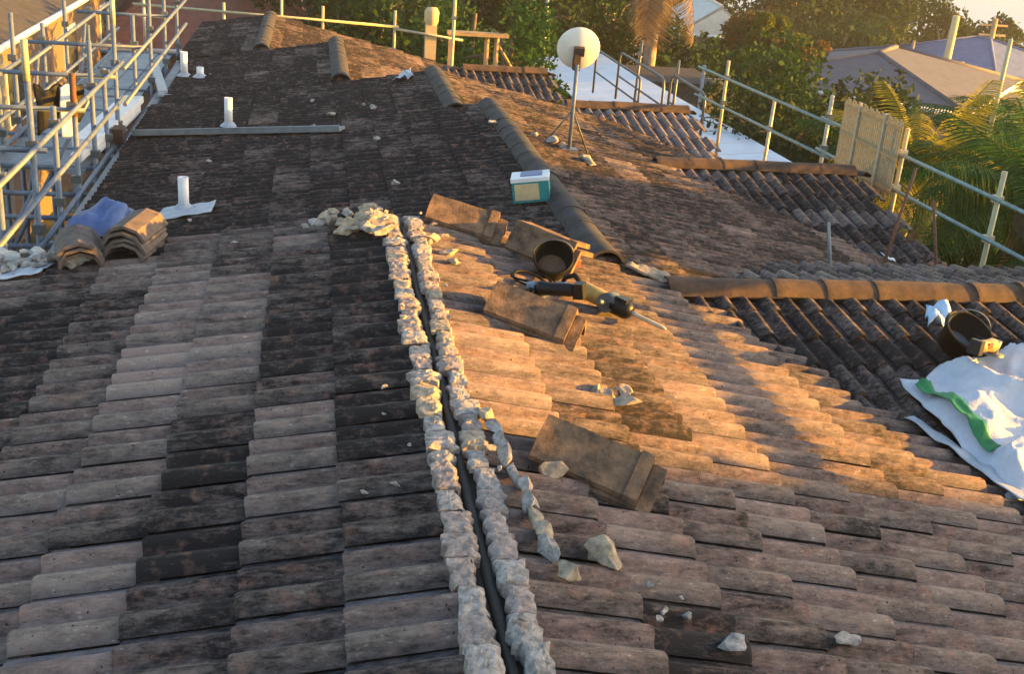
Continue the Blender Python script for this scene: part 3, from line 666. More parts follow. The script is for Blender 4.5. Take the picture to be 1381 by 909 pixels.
def carton():
    c = Vector(onl(2, 1.72, 8.72))+Vector((0, 0, .12)); rm = Matrix.Rotation(R_(-12), 3, 'Z') @ Matrix.Rotation(-math.atan(SL), 3, 'Y')
    e = empty('carton', c-Vector((0, 0, .1)), 'teal and tan printed carton with a white and blue lid on the dark capped ridge', 'carton')
    b = MB(); b.box(c, (.29, .24, .17), rm); b.build('box', M['teal'], e)
    b = MB(); b.box(c+rm @ Vector((-.03, -.122, .0)), (.19, .006, .13), rm); b.build('printed_panel', M['card'], e)
    b = MB(); b.box(c+rm @ Vector((0, 0, .095)), (.30, .25, .03), rm); b.build('lid', M['white'], e)
    b = MB(); b.box(c+rm @ Vector((.01, .02, .113)), (.17, .14, .008), rm); b.build('lid_label', M['blue'], e)
carton()

# ------------------------------------------------------------------ sack and tools in the right valley
def onw(k, x, y): return (x, y, zw(k, y))
sack = empty('rubble_sack', onw(1, 4.1, 5.4), 'big white plastic sack with green stripes slumped in the right valley', 'sack')
def sack_height(x, y):
    s_, t = (x-3.40)/1.6, (y-4.55)/1.6
    q = Vector((x*1.7, y*1.7, 4)); h = .10
    for k, a_ in ((1, .12), (2.1, .055), (4.6, .014), (9.5, .006)):
        h += a_*((1-abs(noise.noise(q*k)*1.9))**2-.45)
    return h
def sack_patch(name, mat, corners, nx, ny, lift, jag=0):
    a_, b_, c_, d_ = [Vector((*p, 0)) for p in corners]; vs = []; fs = []
    for j in range(ny+1):
        for i in range(nx+1):
            s_, t = i/nx, j/ny; p = a_*(1-s_)*(1-t)+b_*s_*(1-t)+c_*s_*t+d_*(1-s_)*t
            ed = min(1, 14*min(s_, 1-s_, t, 1-t)) if lift == 0 else 1
            p.x += jag*noise.noise(Vector((p.x*5, p.y*5, 2))); p.y += jag*noise.noise(Vector((p.x*5, p.y*5, 8)))
            vs.append((p.x, p.y, zw(1, p.y)+.03+max(.0, sack_height(p.x, p.y))*(.25+.75*ed)+lift))
    for j in range(ny):
        for i in range(nx): k = j*(nx+1)+i; fs.append((k, k+1, k+nx+2, k+nx+1))
    bb = MB(); bb.add(vs, fs, True); o = bb.build(name, mat, sack); m = o.modifiers.new('thickness', 'SOLIDIFY'); m.thickness = .004
sack_patch('sack_body', M['white_sheet'], [(3.45, 4.50), (5.1, 4.8), (4.8, 6.2), (3.38, 5.66)], 70, 70, 0, .06)
sack_patch('green_stripe', M['green'], [(3.50, 4.86), (3.575, 4.88), (3.50, 5.58), (3.415, 5.54)], 6, 30, .005)
sack_patch('green_print', M['green'], [(3.86, 4.98), (3.90, 4.95), (3.92, 5.12), (3.88, 5.13)], 4, 8, .005)
sack_patch('tan_print', M['card'], [(4.06, 4.92), (4.22, 4.95), (4.2, 5.05), (4.05, 5.03)], 8, 8, .005)
sack_patch('tan_print', M['card'], [(4.18, 5.36), (4.34, 5.40), (4.32, 5.52), (4.16, 5.48)], 8, 8, .005)
sheet('valley_flashing', [onr(1, 3.22, 5.25), onr(1, 3.30, 5.30), onr(1, 3.72, 4.2), onr(1, 3.52, 4.15)], M['lead'], 'crumpled whitish valley flashing under the big sack', 'flashing', 8, 24, .02, 6, 6, .035)
bucket('black rubber bucket tipped behind the big white sack', (3.92, 6.02, zw(1, 6.02)+.07), .15, .16, Matrix.Rotation(R_(30), 3, 'X') @ Matrix.Rotation(R_(10), 3, 'Y'), M['plank'])
grinder('amber coloured grinder resting on the big white sack', (3.93, 5.72, zw(1, 5.7)+.24), R_(35), 'amber', 'red', R_(10))
sheet('blue_cloth', [onw(1, 3.9, 6.32), onw(1, 4.12, 6.36), onw(1, 4.14, 6.56), onw(1, 4.0, 6.56)], M['skyblue'], 'pale blue cloth bunched behind the tipped bucket', 'cloth', 10, 8, .07, 8, 2, .03)
for i, (x, y) in enumerate(((6.15, 9.55), (6.42, 9.75))):
    sheet('paper_scrap', [onr(2, x-.1, y-.1), onr(2, x+.1, y-.12), onr(2, x+.12, y+.1), onr(2, x-.08, y+.1)], M['white'], 'white scrap at the right gutter edge under the guard rail', 'scrap', 6, 6, .08, 9, i*4, .03, .004, 'scraps at the right gutter')

# ------------------------------------------------------------------ satellite dish
def dish():
    base = Vector(onr(2, 2.52, 11.02)); e = empty('satellite_dish', base, 'round cream satellite dish seen from behind on a thin mast', 'satellite dish')
    b = MB(); b.tube([base, base+Vector((0, 0, .86))], .02, 10); b.build('mast', M['steel'], e)
    b = MB(); b.box(base+Vector((0, 0, .03)), (.16, .12, .02)); b.build('base_plate', M['steel'], e)
    for sx in (-1, 1):
        b = MB(); b.tube([base+Vector((sx*.22, .12, -sx*.05+.02)), base+Vector((0, 0, .42))], .009, 6); b.build('stay', M['steel_dark'], e)
    c = base+Vector((.02, .10, 1.0)); axis = Vector((.10, .97, .22)).normalized(); T = Matrix.Translation(c) @ axis.to_track_quat('Z', 'Y').to_matrix().to_4x4()
    R0 = .205; pr = [(R0*t, .055*t*t-.055) for t in np.linspace(0, 1, 9)]
    b = MB(); b.lathe(pr+[(R0*1.02, .004), (R0*1.0, .012)]+[(r, z+.012) for r, z in reversed(pr)], 36, T); b.build('reflector', M['dish'], e)
    b = MB(); b.box(T @ Vector((0, 0, -.085)), (.10, .08, .06), axis.to_track_quat('Z', 'Y').to_matrix()); b.box(base+Vector((0, .04, .88)), (.06, .09, .16)); b.build('mount_bracket', M['cap_rust'], e)
    b = MB(); b.tube([T @ Vector((0, -.17, 0)), T @ Vector((0, -.2, .14)), T @ Vector((0, -.02, .2))], .010, 8); b.build('feed_arm', M['steel_dark'], e)
dish()

# ------------------------------------------------------------------ scaffolding
def pipe(e, name, a, b_, r=.022, mat='steel'):
    m = MB(); m.tube([a, b_], r, 8); return m.build(name, M[mat], e)
def coupler(e, p, mat='steel_dark'):
    m = MB(); m.box(p, (.09, .075, .07)); m.build('coupler', M[mat], e)
def left_scaffold():
    X0, X1 = -2.2, -3.3; e = empty('scaffold', (-2.75, 12, ground(0, 12)), 'tall galvanised tube scaffold with planks along the left gutter', 'scaffold')
    rr = random.Random(4); ys = [8.55, 9.6, 10.45, 11.25, 12.3, 13.1, 13.8, 15.3, 16.8, 18.5, 20.2]
    tops0 = [-2.0, -1.72, -2.1, -2.0, -1.80, -2.2, -1.82, -1.9, -1.80, -2.0, -2.0]
    for i, y in enumerate(ys):
        for X in (X0, X1):
            gz = ground(X, y)-.1; top = tops0[i]+(0 if X == X0 else rr.uniform(-.5, .1)); lx = rr.uniform(-.02, .02)
            pipe(e, 'standard', (X, y, gz), (X+lx, y+rr.uniform(-.02, .02), top), .026, 'steel')
            if X == X0 and i in (1, 6, 8): pipe(e, 'sunlit_pole_end', (X+lx, y, top-.02), (X+lx, y, top+.30), .028, 'yellow' if i == 1 else 'steel_warm')  # sun on the pole tops put in as lighter yellowish pieces
            if X == X0 and i == 3: pipe(e, 'rusty_sleeve', (X+lx, y, top-.35), (X+lx, y, top+.05), .03, 'rust')
            for z in (-2.25, -2.95): coupler(e, (X, y, z))
        pipe(e, 'transom', (X0+.12, y+.05, -3.12), (X1-.15, y+.05, -3.12), .024)
        pipe(e, 'transom', (X0+.12, y+.05, -4.9), (X1-.15, y+.05, -4.9), .024)
        if i % 2: pipe(e, 'transom', (X0+.12, y-.05, -2.28), (X1-.15, y-.05, -2.28), .024)
    for X, zs in ((X0, (-2.25, -2.65, -3.05, -4.85)), (X1, (-2.3, -2.75, -3.05, -4.85))):
        for z in zs:
            pipe(e, 'ledger', (X+.05, 8.1, z), (X+.05, 14.0, z+rr.uniform(-.03, .03)), .024); pipe(e, 'ledger', (X+.1, 13.7, z-.05), (X+.1, 20.6, z+rr.uniform(-.03, .03)), .024)
    for i in range(4):
        for y0_, y1_ in ((12.3, 16.2), (16.3, 20.2)):
            m = MB(); m.box((-2.42-i*.235, (y0_+y1_)/2+rr.uniform(-.1, .1), -3.19+.045+rr.uniform(0, .012)), (.225, 3.9, .045)); m.build('plank', M['plank'], e)
    for i in range(3):
        for y0_, y1_ in ((9.5, 13.4), (13.5, 17.4)):
            m = MB(); m.box((-2.42-i*.235, (y0_+y1_)/2, -4.95+.07), (.225, 3.9, .045)); m.build('plank', M['plank'], e)
    for i in range(0, 10, 2):
        pipe(e, 'brace', (X1-.05, ys[i], -4.8), (X1-.05, ys[i+1], -2.4), .022); pipe(e, 'brace', (X0+.0, ys[i+1]+.05, -6.5), (X0, ys[i]+.05, -4.6), .022)
    pipe(e, 'brace', (X0, 9.7, -2.6), (X1, 9.7, -4.6), .022); pipe(e, 'brace', (X0, 12.4, -2.3), (X1, 12.4, -4.4), .022)
    return e
left_scaffold()
b = MB(); e = empty('steel_bracket', (-2.1, 16.6, -3.05), 'pale blue steel bracket laid along the left gutter beside the short vent pipe', 'bracket')
q0, q1 = Vector((-2.36, 18.4, -3.0)), Vector((-1.93, 15.8, -2.93)); dd = (q1-q0).normalized(); b.box((q0+q1)/2, (.12, (q1-q0).length, .05), Matrix((dd.cross(Vector((0, 0, 1))), dd, Vector((0, 0, 1)))).transposed()); b.build('arm', M['lead'], e)
b = MB(); b.box((-1.85, 15.78, -2.96), (.3, .1, .03)); b.build('foot', M['lead'], e)
e = empty('white_boards', (-2.35, 13.8, -3.1), 'white boards stacked on the scaffold deck at the gutter', 'boards')
for yc, ln, dx, dz in ((13.3, 1.9, 0, 0), (13.9, 2.4, .12, .0), (14.0, 2.6, .05, .085)):
    m = MB(); m.box((-2.36+dx, yc, -3.02+dz), (.11 if dz == 0 else .26, ln, .08), rotz(R_(-3))); m.build('board', M['white'], e)
b = MB(); b.box((-2.12, 13.3, -2.96), (.12, .24, .16)); tag(b.build('brick_block', M['cap_rust']), 'reddish brick block beside the white boards at the gutter', 'brick')
sheet('black_sack', [(-2.6, 11.6, -2.62), (-2.25, 12.1, -2.6), (-2.25, 12.1, -2.2), (-2.6, 11.6, -2.2)], M['black'], 'black sack hanging from the scaffold rail', 'sack', 10, 10, .08, 4, 8, 0, .02)
sheet('white_sheet', [(-2.42, 11.75, -2.72), (-2.28, 11.8, -2.72), (-2.28, 11.85, -2.2), (-2.42, 11.8, -2.2)], M['white'], 'white cloth hanging over the scaffold rail beside the black sack', 'cloth', 10, 10, .08, 4, 3, 0, .006)

def right_guard():
    e = empty('guard_rail', (6.5, 14, -4), 'two bar steel guard rail on posts along the right gutter', 'guard rail')
    rr = random.Random(9); ys = [9.85, 11.8, 13.8, 15.7, 17.7, 20.3, 22.9]; mats = ['yellow', 'yellow', 'steel_warm', 'steel_warm', 'yellow', 'steel_dark', 'steel_dark']
    for y, m in zip(ys, mats):
        top = -2.2 if y < 14 else (-2.62 if 15 < y < 16 else -2.36); bot = -4.2
        if y > 19: top = -2.75
        pipe(e, 'post', (6.5, y, bot), (6.5+rr.uniform(-.01, .03), y, top), .027, m)
        for z in (-2.47, -2.87): 
            if top > z: coupler(e, (6.5, y, z - (.15 if y > 15 else 0)), 'steel_warm' if y < 13 else 'steel_dark')
    pipe(e, 'top_rail', (6.45, 7.6, -2.44), (6.45, 13.9, -2.50), .022, 'steel_green'); pipe(e, 'top_rail', (6.45, 13.5, -2.52), (6.45, 19, -2.66), .022, 'steel_green')
    pipe(e, 'lower_rail', (6.45, 7.6, -2.84), (6.45, 13.9, -2.90), .022, 'steel_green'); pipe(e, 'lower_rail', (6.45, 13.5, -2.94), (6.45, 19, -3.12), .022, 'steel_green')
    for y0_, y1_, zt in ((18.6, 20.6, -3.05), (21.0, 24.4, -3.2), (22.6, 26.5, -3.45)):          # bent hoop rails beyond
        pts = [(6.5, y0_, zt-1.0), (6.5, y0_, zt-.15), (6.5, y0_+.05, zt-.04), (6.5, y0_+.2, zt), (6.5, y1_-.2, zt), (6.5, y1_-.05, zt-.04), (6.5, y1_, zt-.15), (6.5, y1_, zt-1.0)]
        m = MB(); m.tube(pts, .026, 8); m.build('hoop_rail', M['steel_dark'], e); pipe(e, 'hoop_bar', (6.5, y0_, zt-.5), (6.5, y1_, zt-.5), .02, 'steel_dark')
right_guard()
def shadow_guard():
    e = empty('guard_rail', (6.9, 5, -4), 'unseen higher guard rail added to cast a shadow band on the near roof', 'guard rail')
    for y in (1.5, 3.6, 5.6, 7.3): pipe(e, 'post', (7.0, y, -4.3), (7.0, y, -1.6), .027, 'yellow')
    for z in (-1.78, -2.35): pipe(e, 'rail', (7.0, 1.2, z), (7.0, 7.5, z), .055, 'timber')  # unseen rails, thickened to cast the shadow band on the sunlit slope
shadow_guard()
def screen_panel():
    e = empty('screen_panel', (6.36, 12.3, -2.95), 'square tan slatted screen tied to the right guard rail', 'screen')
    for i in range(30):
        y = 11.68+i*.05; m = MB(); m.box((6.37, y, -2.53+.02*math.sin(i*2.1)), (.012, .036, .84)); m.build('slat', M['mesh_tan'], e)
    for z in (-2.18, -2.52, -2.88): m = MB(); m.box((6.355, 12.38, z), (.02, 1.48, .035)); m.build('cross_bar', M['timber'], e)
    for y in (12.05, 12.7): m = MB(); m.box((6.35, y, -2.52), (.03, .04, .86)); m.build('upright', M['steel_warm'], e)
screen_panel()
# rusty rods leaning in the shaded valley between the cross ridges
for lab, a, b_ in (('rusty steel rod standing at the right valley below the screen', (4.95, 8.95, -3.02), (5.45, 9.6, -2.15)), ('thin dark rod leaning over the shaded right slope', (4.35, 8.7, -2.85), (4.75, 9.7, -2.72)), ('rusty rod near the right gutter', (5.9, 9.6, -3.22), (6.05, 10.2, -2.6))):
    m = MB(); m.tube([a, ((a[0]+b_[0])/2, (a[1]+b_[1])/2, (a[2]+b_[2])/2+.01), b_], .016, 7); tag(m.build('steel_rod', M['rust'] if 'rusty' in lab else M['steel_dark']), lab, 'rod')
sheet('white_strip', [onr(2, 5.45, 9.75), onr(2, 5.53, 9.75), onr(2, 5.62, 10.3), onr(2, 5.54, 10.3)], M['white'], 'torn white strip on the shaded right slope', 'scrap', 4, 12, .03, 8, 1, .04)

def far_guard():
    e = empty('guard_rail', (0, 23.6, -4), 'pale guard rail across the far end of the terrace', 'guard rail')
    y = 23.7
    for x, top in ((-3.2, -2.3), (-1.7, -2.6), (-.6, -2.35), (.2, -2.55), (1.62, -2.55)): pipe(e, 'post', (x, y, -3.9), (x, y, top), .028, 'yellow' if x > -2 else 'steel_warm')
    pipe(e, 'rail', (-3.4, y-.04, -2.72), (1.7, y-.04, -2.86), .026, 'yellow'); pipe(e, 'rail', (.7, y-.04, -3.28), (1.66, y-.04, -3.30), .024, 'steel'); pipe(e, 'rail', (1.6, y-.04, -2.9), (3.0, y-.04, -3.05), .024, 'steel_warm')
far_guard()
b = MB(); e = empty('flue_stack', (2.36, 23.8, -4.2), 'sunlit tan flue stack beyond the third capped ridge', 'chimney')
b.box((2.36, 23.8, -3.55), (.22, .22, 1.5)); b.build('shaft', M['card'], e); b = MB(); b.lathe([(.10, 0), (.14, .08), (.15, .28), (.10, .36), (0, .36)], 12, Matrix.Translation((2.36, 23.8, -2.82))); b.build('cowl', M['card'], e)
e = empty('timber_frame', (3.2, 24, -4.5), 'open timber frame with a plank top behind the roofs', 'frame')
for x in (2.80, 3.55, 3.75): pipe(e, 'post', (x, 24, -6), (x, 24, -2.95), .05, 'timber')
b = MB(); b.box((3.35, 24, -2.95), (1.25, .3, .07)); b.build('top_plank', M['timber'], e)
b = MB(); b.tube([(3.75, 24, -3.1), (4.1, 24, -3.6)], .03, 6); b.build('brace', M['timber'], e)
e = empty('lamp_pole', (2.8, 24, -6), 'thin pale pole beside the open timber frame', 'pole'); pipe(e, 'shaft', (2.78, 23.5, ground(2.8, 23.5)), (2.78, 23.5, -2.25), .035, 'yellow'); coupler(e, (2.78, 23.5, -2.6), 'steel')

# ------------------------------------------------------------------ houses
def hip_house(name, label, cx, cy, ang, wx, ly, eave, ridge, roofm, wallm, ov=.5, windows=(), gable=False):
    gz = ground(cx, cy)-.4; e = empty(name, (cx, cy, gz), label, 'house'); rm = rotz(ang); P = lambda x, y, z: Vector((cx, cy, 0))+rm @ Vector((x, y, 0))+Vector((0, 0, z))
    b = MB(); b.box((cx, cy, (gz+eave)/2), (wx, ly, eave-gz), rm); b.build('wall', M[wallm], e)
    hx, hy = wx/2+ov, ly/2+ov; k = 0 if gable else min(hx, hy); b = MB()
    A, B, C_, D = P(-hx, -hy, eave), P(hx, -hy, eave), P(hx, hy, eave), P(-hx, hy, eave)
    if ly >= wx: r0, r1 = P(0, -hy+k, ridge), P(0, hy-k, ridge); fs = [(A, B, r0), (B, C_, r1, r0), (C_, D, r1), (D, A, r0, r1)]
    else: r0, r1 = P(-hx+k, 0, ridge), P(hx-k, 0, ridge); fs = [(A, B, r1, r0), (B, C_, r1), (C_, D, r0, r1), (D, A, r0)]
    for f in fs: b.poly(f, .12)
    roof = b.build('roof', M[roofm], e)
    for q0, q1 in ((r0, r1), (A, r0), (B, r0 if ly >= wx else r1), (C_, r1), (D, r1 if ly >= wx else r0)):
        if gable and q0 is not r0: continue
        m = MB(); m.tube([q0, q1], .10, 6); m.build('hip_cap', M[roofm], roof)
    for a0, a1 in ((A, B), (B, C_), (C_, D), (D, A)):
        m = MB(); m.tube([a0-Vector((0, 0, .06)), a1-Vector((0, 0, .06))], .08, 6); m.build('gutter', M['white'], roof)
    for side, t, z, ww, hh in windows:
        nx = {'-y': (0, -1), '+x': (1, 0), '-x': (-1, 0)}[side]; px = (t*wx, -ly/2-.02) if side == '-y' else ((wx/2+.02)*nx[0], t*ly)
        d = (ww, .05, hh) if side == '-y' else (.05, ww, hh); d2 = (ww+.16, .04, hh+.16) if side == '-y' else (.04, ww+.16, hh+.16)
        m = MB(); m.box(P(px[0], px[1], z), d2, rm); wf = m.build('window', M['white'], e)
        m = MB(); m.box(P(px[0]+nx[0]*.03, px[1]+nx[1]*.03, z), d, rm); m.build('pane', M['glass'], wf)
    return e
# grey roofed house: upper hip roof, dark gap, lower verandah roof
gh = hip_house('grey_house', 'house with a broad grey hip roof and lower verandah roof beyond the palms', 21.67, 42.0, R_(-40.3), 7.3, 10.0, -5.95, -4.85, 'grey_roof', 'white_wall', .6)
# neighbour at left: brick, dark roof
hip_house('brick_house', 'orange brick neighbour house with a dark roof beyond the left scaffold', -11.2, 36, 0, 8.4, 24, -4.05, -1.8, 'dark_roof', 'brick', .5, [('+x', -.28, -5.6, 1.6, 1.3), ('+x', 0, -5.6, 1.6, 1.3), ('+x', .25, -5.6, 1.6, 1.3)])
b = MB(); b.box((-6.9, 26.2, -6.4), (.25, 2.6, 4.2)); tag(b.build('cream_wall', M['cream']), 'cream rendered wall beside the brick neighbour', 'wall')
hip_house('far_house', 'orange brick house end showing above the last roof of the terrace', -3.5, 46, R_(8), 9, 8, -6.2, -3.6, 'red_roof', 'brick', .4)
hip_house('blue_roof_house', 'house with a blue grey hip roof far behind the leaning pole', 39.5, 65, R_(20), 8, 9, -8.0, -6.5, 'blue_roof', 'cream', .5, [('-y', -.2, -9.7, 1.2, 1.1), ('-y', .2, -9.7, 1.2, 1.1)])
hip_house('cream_house', 'small cream gabled house before the blue grey roof', 33.6, 57.2, R_(12), 5.2, 4.4, -8.0, -7.1, 'cream', 'cream', .3, [('-y', .2, -8.9, .9, .8)])
hip_house('yellow_house', 'pale house with a sunlit yellow gable between the tree crowns', 21.6, 63.5, R_(-8), 3.6, 7, -6.7, -5.2, 'white_wall', 'cream', .4, [('-y', .05, -7.6, .9, .9)], True)
hip_house('white_house', 'small white house half hidden in the trees left of the grey roof', 23.7, 54, R_(25), 4, 5, -8.0, -6.9, 'grey_roof', 'white_wall', .4)
hip_house('pale_house', 'pale house far behind the hanging brown palm fronds', 24, 95, R_(5), 14, 8, -8.4, -6.5, 'white_wall', 'white_wall', .4)
hip_house('shade_blocker_house', 'unseen two storey house added to shade the near right slope', 28.5, -7.3, 0, 10, 16.0, .6, 2.6, 'red_roof', 'brick', .5, [('-x', .3, -3, 1.5, 1.3), ('-x', -.1, -3, 1.5, 1.3)])  # unseen house, sized and placed to shade the near right slope
hip_house('shade_bungalow', 'low unseen bungalow with a gable roof right of the terrace', 27, 6.4, 0, 8, 5.2, -1.0, .85, 'red_roof', 'brick', .4, [('-x', 0, -3, 1.5, 1.2)], True)  # unseen house, its ridge set to shade the second roof's right slope
# verandah of the grey house
b = MB(); rm = rotz(R_(-40.3)); P = lambda x, y, z: Vector((21.67, 42.0, 0))+rm @ Vector((x, y, 0))+Vector((0, 0, z))
b.poly([P(-6.0, -7.5, -7.0), P(6.0, -7.5, -7.0), P(3.7, -5.05, -6.45), P(-3.7, -5.05, -6.45)], .1); b.poly([P(6.0, -7.5, -7.0), P(6.0, 6, -7.0), P(3.7, 6, -6.45), P(3.7, -5.05, -6.45)], .1); b.build('verandah_roof', M['grey_roof'], gh)
# white roofed shelter beyond the guard rail
e = empty('carport', (8.2, 30, ground(8, 30)), 'long flat white roofed carport beyond the right guard rail', 'carport')
for i in range(16):
    y0_ = 21.2+i*1.0; m = MB(); m.poly([(6.9, y0_, -5.25), (9.9-.04*i, y0_, -5.0), (9.9-.04*(i+1), y0_+.97, -5.0), (6.9, y0_+.97, -5.25)][::-1], .04); m.build('roof_panel', M['white_roof'], e)
for y in (21.5, 26, 31, 36.5):
    for x in (7.2, 9.2): pipe(e, 'post', (x, y, ground(x, y)), (x, y, -5.2), .06, 'white')
m = MB(); m.box((8.4, 29.2, -5.36), (.12, 15.6, .14)); m.build('beam', M['white'], e)
# shed with blue panel, right of it a grey fence
b = MB(); e = empty('shed', (13.2, 36, ground(13, 36)), 'low dark shed with a blue panel behind the white carport', 'shed'); b.box((10.9, 35.6, -7.45), (2.6, 1.8, 4.2)); b.build('walls', M['steel_dark'], e)
b = MB(); b.box((10.6, 34.67, -5.75), (.8, .06, .4)); b.build('panel', M['blue'], e); b = MB(); b.box((10.9, 35.6, -5.32), (2.9, 2.2, .08), Matrix.Rotation(R_(4), 3, 'X')); b.build('shed_roof', M['dark_roof'], e)
b = MB(); b.box((12.9, 35.4, -7.4), (1.1, .12, 4.2)); tag(b.build('grey_fence_panel', M['plank']), 'grey fence panel beside the dark shed', 'fence')

# poles
def pole(label, x, y, top, r, mat, lean=(0, 0), arms=0, name='utility_pole'):
    e = empty(name, (x, y, ground(x, y)), label, 'pole'); t = Vector((x+lean[0], y+lean[1], top)); m = MB(); m.tube([(x, y, ground(x, y)-.2), t], [r*1.15, r*.85], 10); m.build('shaft', M[mat], e)
    for i in range(arms):
        m = MB(); m.box(t-Vector((0, 0, .4+i*.6)), (1.8, .12, .12)); m.build('crossarm', M['timber'], e)
pole('tall thin pole rising through the right palms', 13.4, 21.1, -2.1, .05, 'yellow', (.0, 0))
pole('sunlit timber pole between the grey roof and the blue grey roof', 30.9, 53.8, -4.4, .2, 'card', (.1, 0), 0)
pole('timber power pole with crossarms among far gum trees', 41.9, 68.1, -5.6, .18, 'timber', (0, 0), 2)
pole('grey pole between the carport and the dark shed', 11.2, 32.5, -4.5, .06, 'plank')
pole('slim grey pole behind the satellite dish', 7.6, 38.5, -1.5, .07, 'plank')
pole('slim pole before the olive trees', 28.5, 52.8, -5.6, .08, 'grey_bark')

# ------------------------------------------------------------------ trees
def crown_mesh(name, rx, ry, rz, n, leaf, mat, seed, clumps=16, hollow=.35):
    g = np.random.default_rng(seed)
    d = g.normal(size=(clumps, 3)); d /= np.linalg.norm(d, axis=1)[:, None]; rad = hollow+(1-hollow)*g.random(clumps)**.5
    cc = d*rad[:, None]*.78; cs = g.uniform(.22, .42, clumps)
    k = g.integers(0, clumps, n); p = g.normal(size=(n, 3)); p /= np.linalg.norm(p, axis=1)[:, None]; p *= (g.random(n)**.4)[:, None]
    pos = (cc[k]+p*cs[k][:, None])*np.array([rx, ry, rz])
    a = g.normal(size=(n, 3)); a /= np.linalg.norm(a, axis=1)[:, None]; b_ = np.cross(a, g.normal(size=(n, 3))); b_ /= np.linalg.norm(b_, axis=1)[:, None]
    s = leaf*g.uniform(.6, 1.4, n)[:, None]; a = a*s; b_ = b_*s*.55
    V = np.stack([pos-a*.5, pos+b_*.5, pos+a*.5, pos-b_*.5], 1).reshape(-1, 3)
    me = bpy.data.meshes.new(name); me.vertices.add(4*n); me.vertices.foreach_set('co', V.ravel().astype(np.float32))
    me.loops.add(4*n); me.loops.foreach_set('vertex_index', np.arange(4*n, dtype=np.int32)); me.polygons.add(n); me.polygons.foreach_set('loop_start', np.arange(0, 4*n, 4, dtype=np.int32)); me.polygons.foreach_set('loop_total', np.full(n, 4, dtype=np.int32))
    me.update(calc_edges=True); me.materials.append(M[mat]); return me
def tree(label, x, y, h, r, mat, name='tree', n=4200, leaf=.34, seed=1, rz=None, bark='bark', group=None, extra=None):
    gz = ground(x, y); e = empty(name, (x, y, gz), label, 'tree', group); rz = rz or h*.40; cz = gz+h-rz; rr = random.Random(seed)
    m = MB(); m.tube([(x, y, gz-.3), (x+.1, y, gz+h*.3), (x-.1, y+.1, gz+h*.62), (x, y, gz+h*.85)], [h*.03, h*.024, h*.016, h*.006], 9)
    for i in range(6):
        a = rr.uniform(0, 6.28); z0 = gz+h*rr.uniform(.3, .6); q = Vector((math.cos(a)*r*.7, math.sin(a)*r*.7, h*rr.uniform(.12, .3)))
        m.tube([(x, y, z0), Vector((x, y, z0))+q*.5+Vector((0, 0, .1*h)), Vector((x, y, z0))+q], [h*.012, h*.008, h*.003], 6)
    m.build('trunk', M[bark], e)
    me = crown_mesh('crown', r, r, rz, n, leaf, mat, seed, 20); o = link('crown', me, e); o.location = (x, y, cz)
    if extra:
        mt, frac = extra; me = crown_mesh('sunlit_top', r*.9, r*.9, rz*.55, int(n*frac*1.8), leaf*.7, mt, seed+77, 10); o = link('lighter_crown', me, e); o.location = (x, y, cz+rz*.55)  # sunlit tops put into leaf colour as a second, lighter crown
    return e
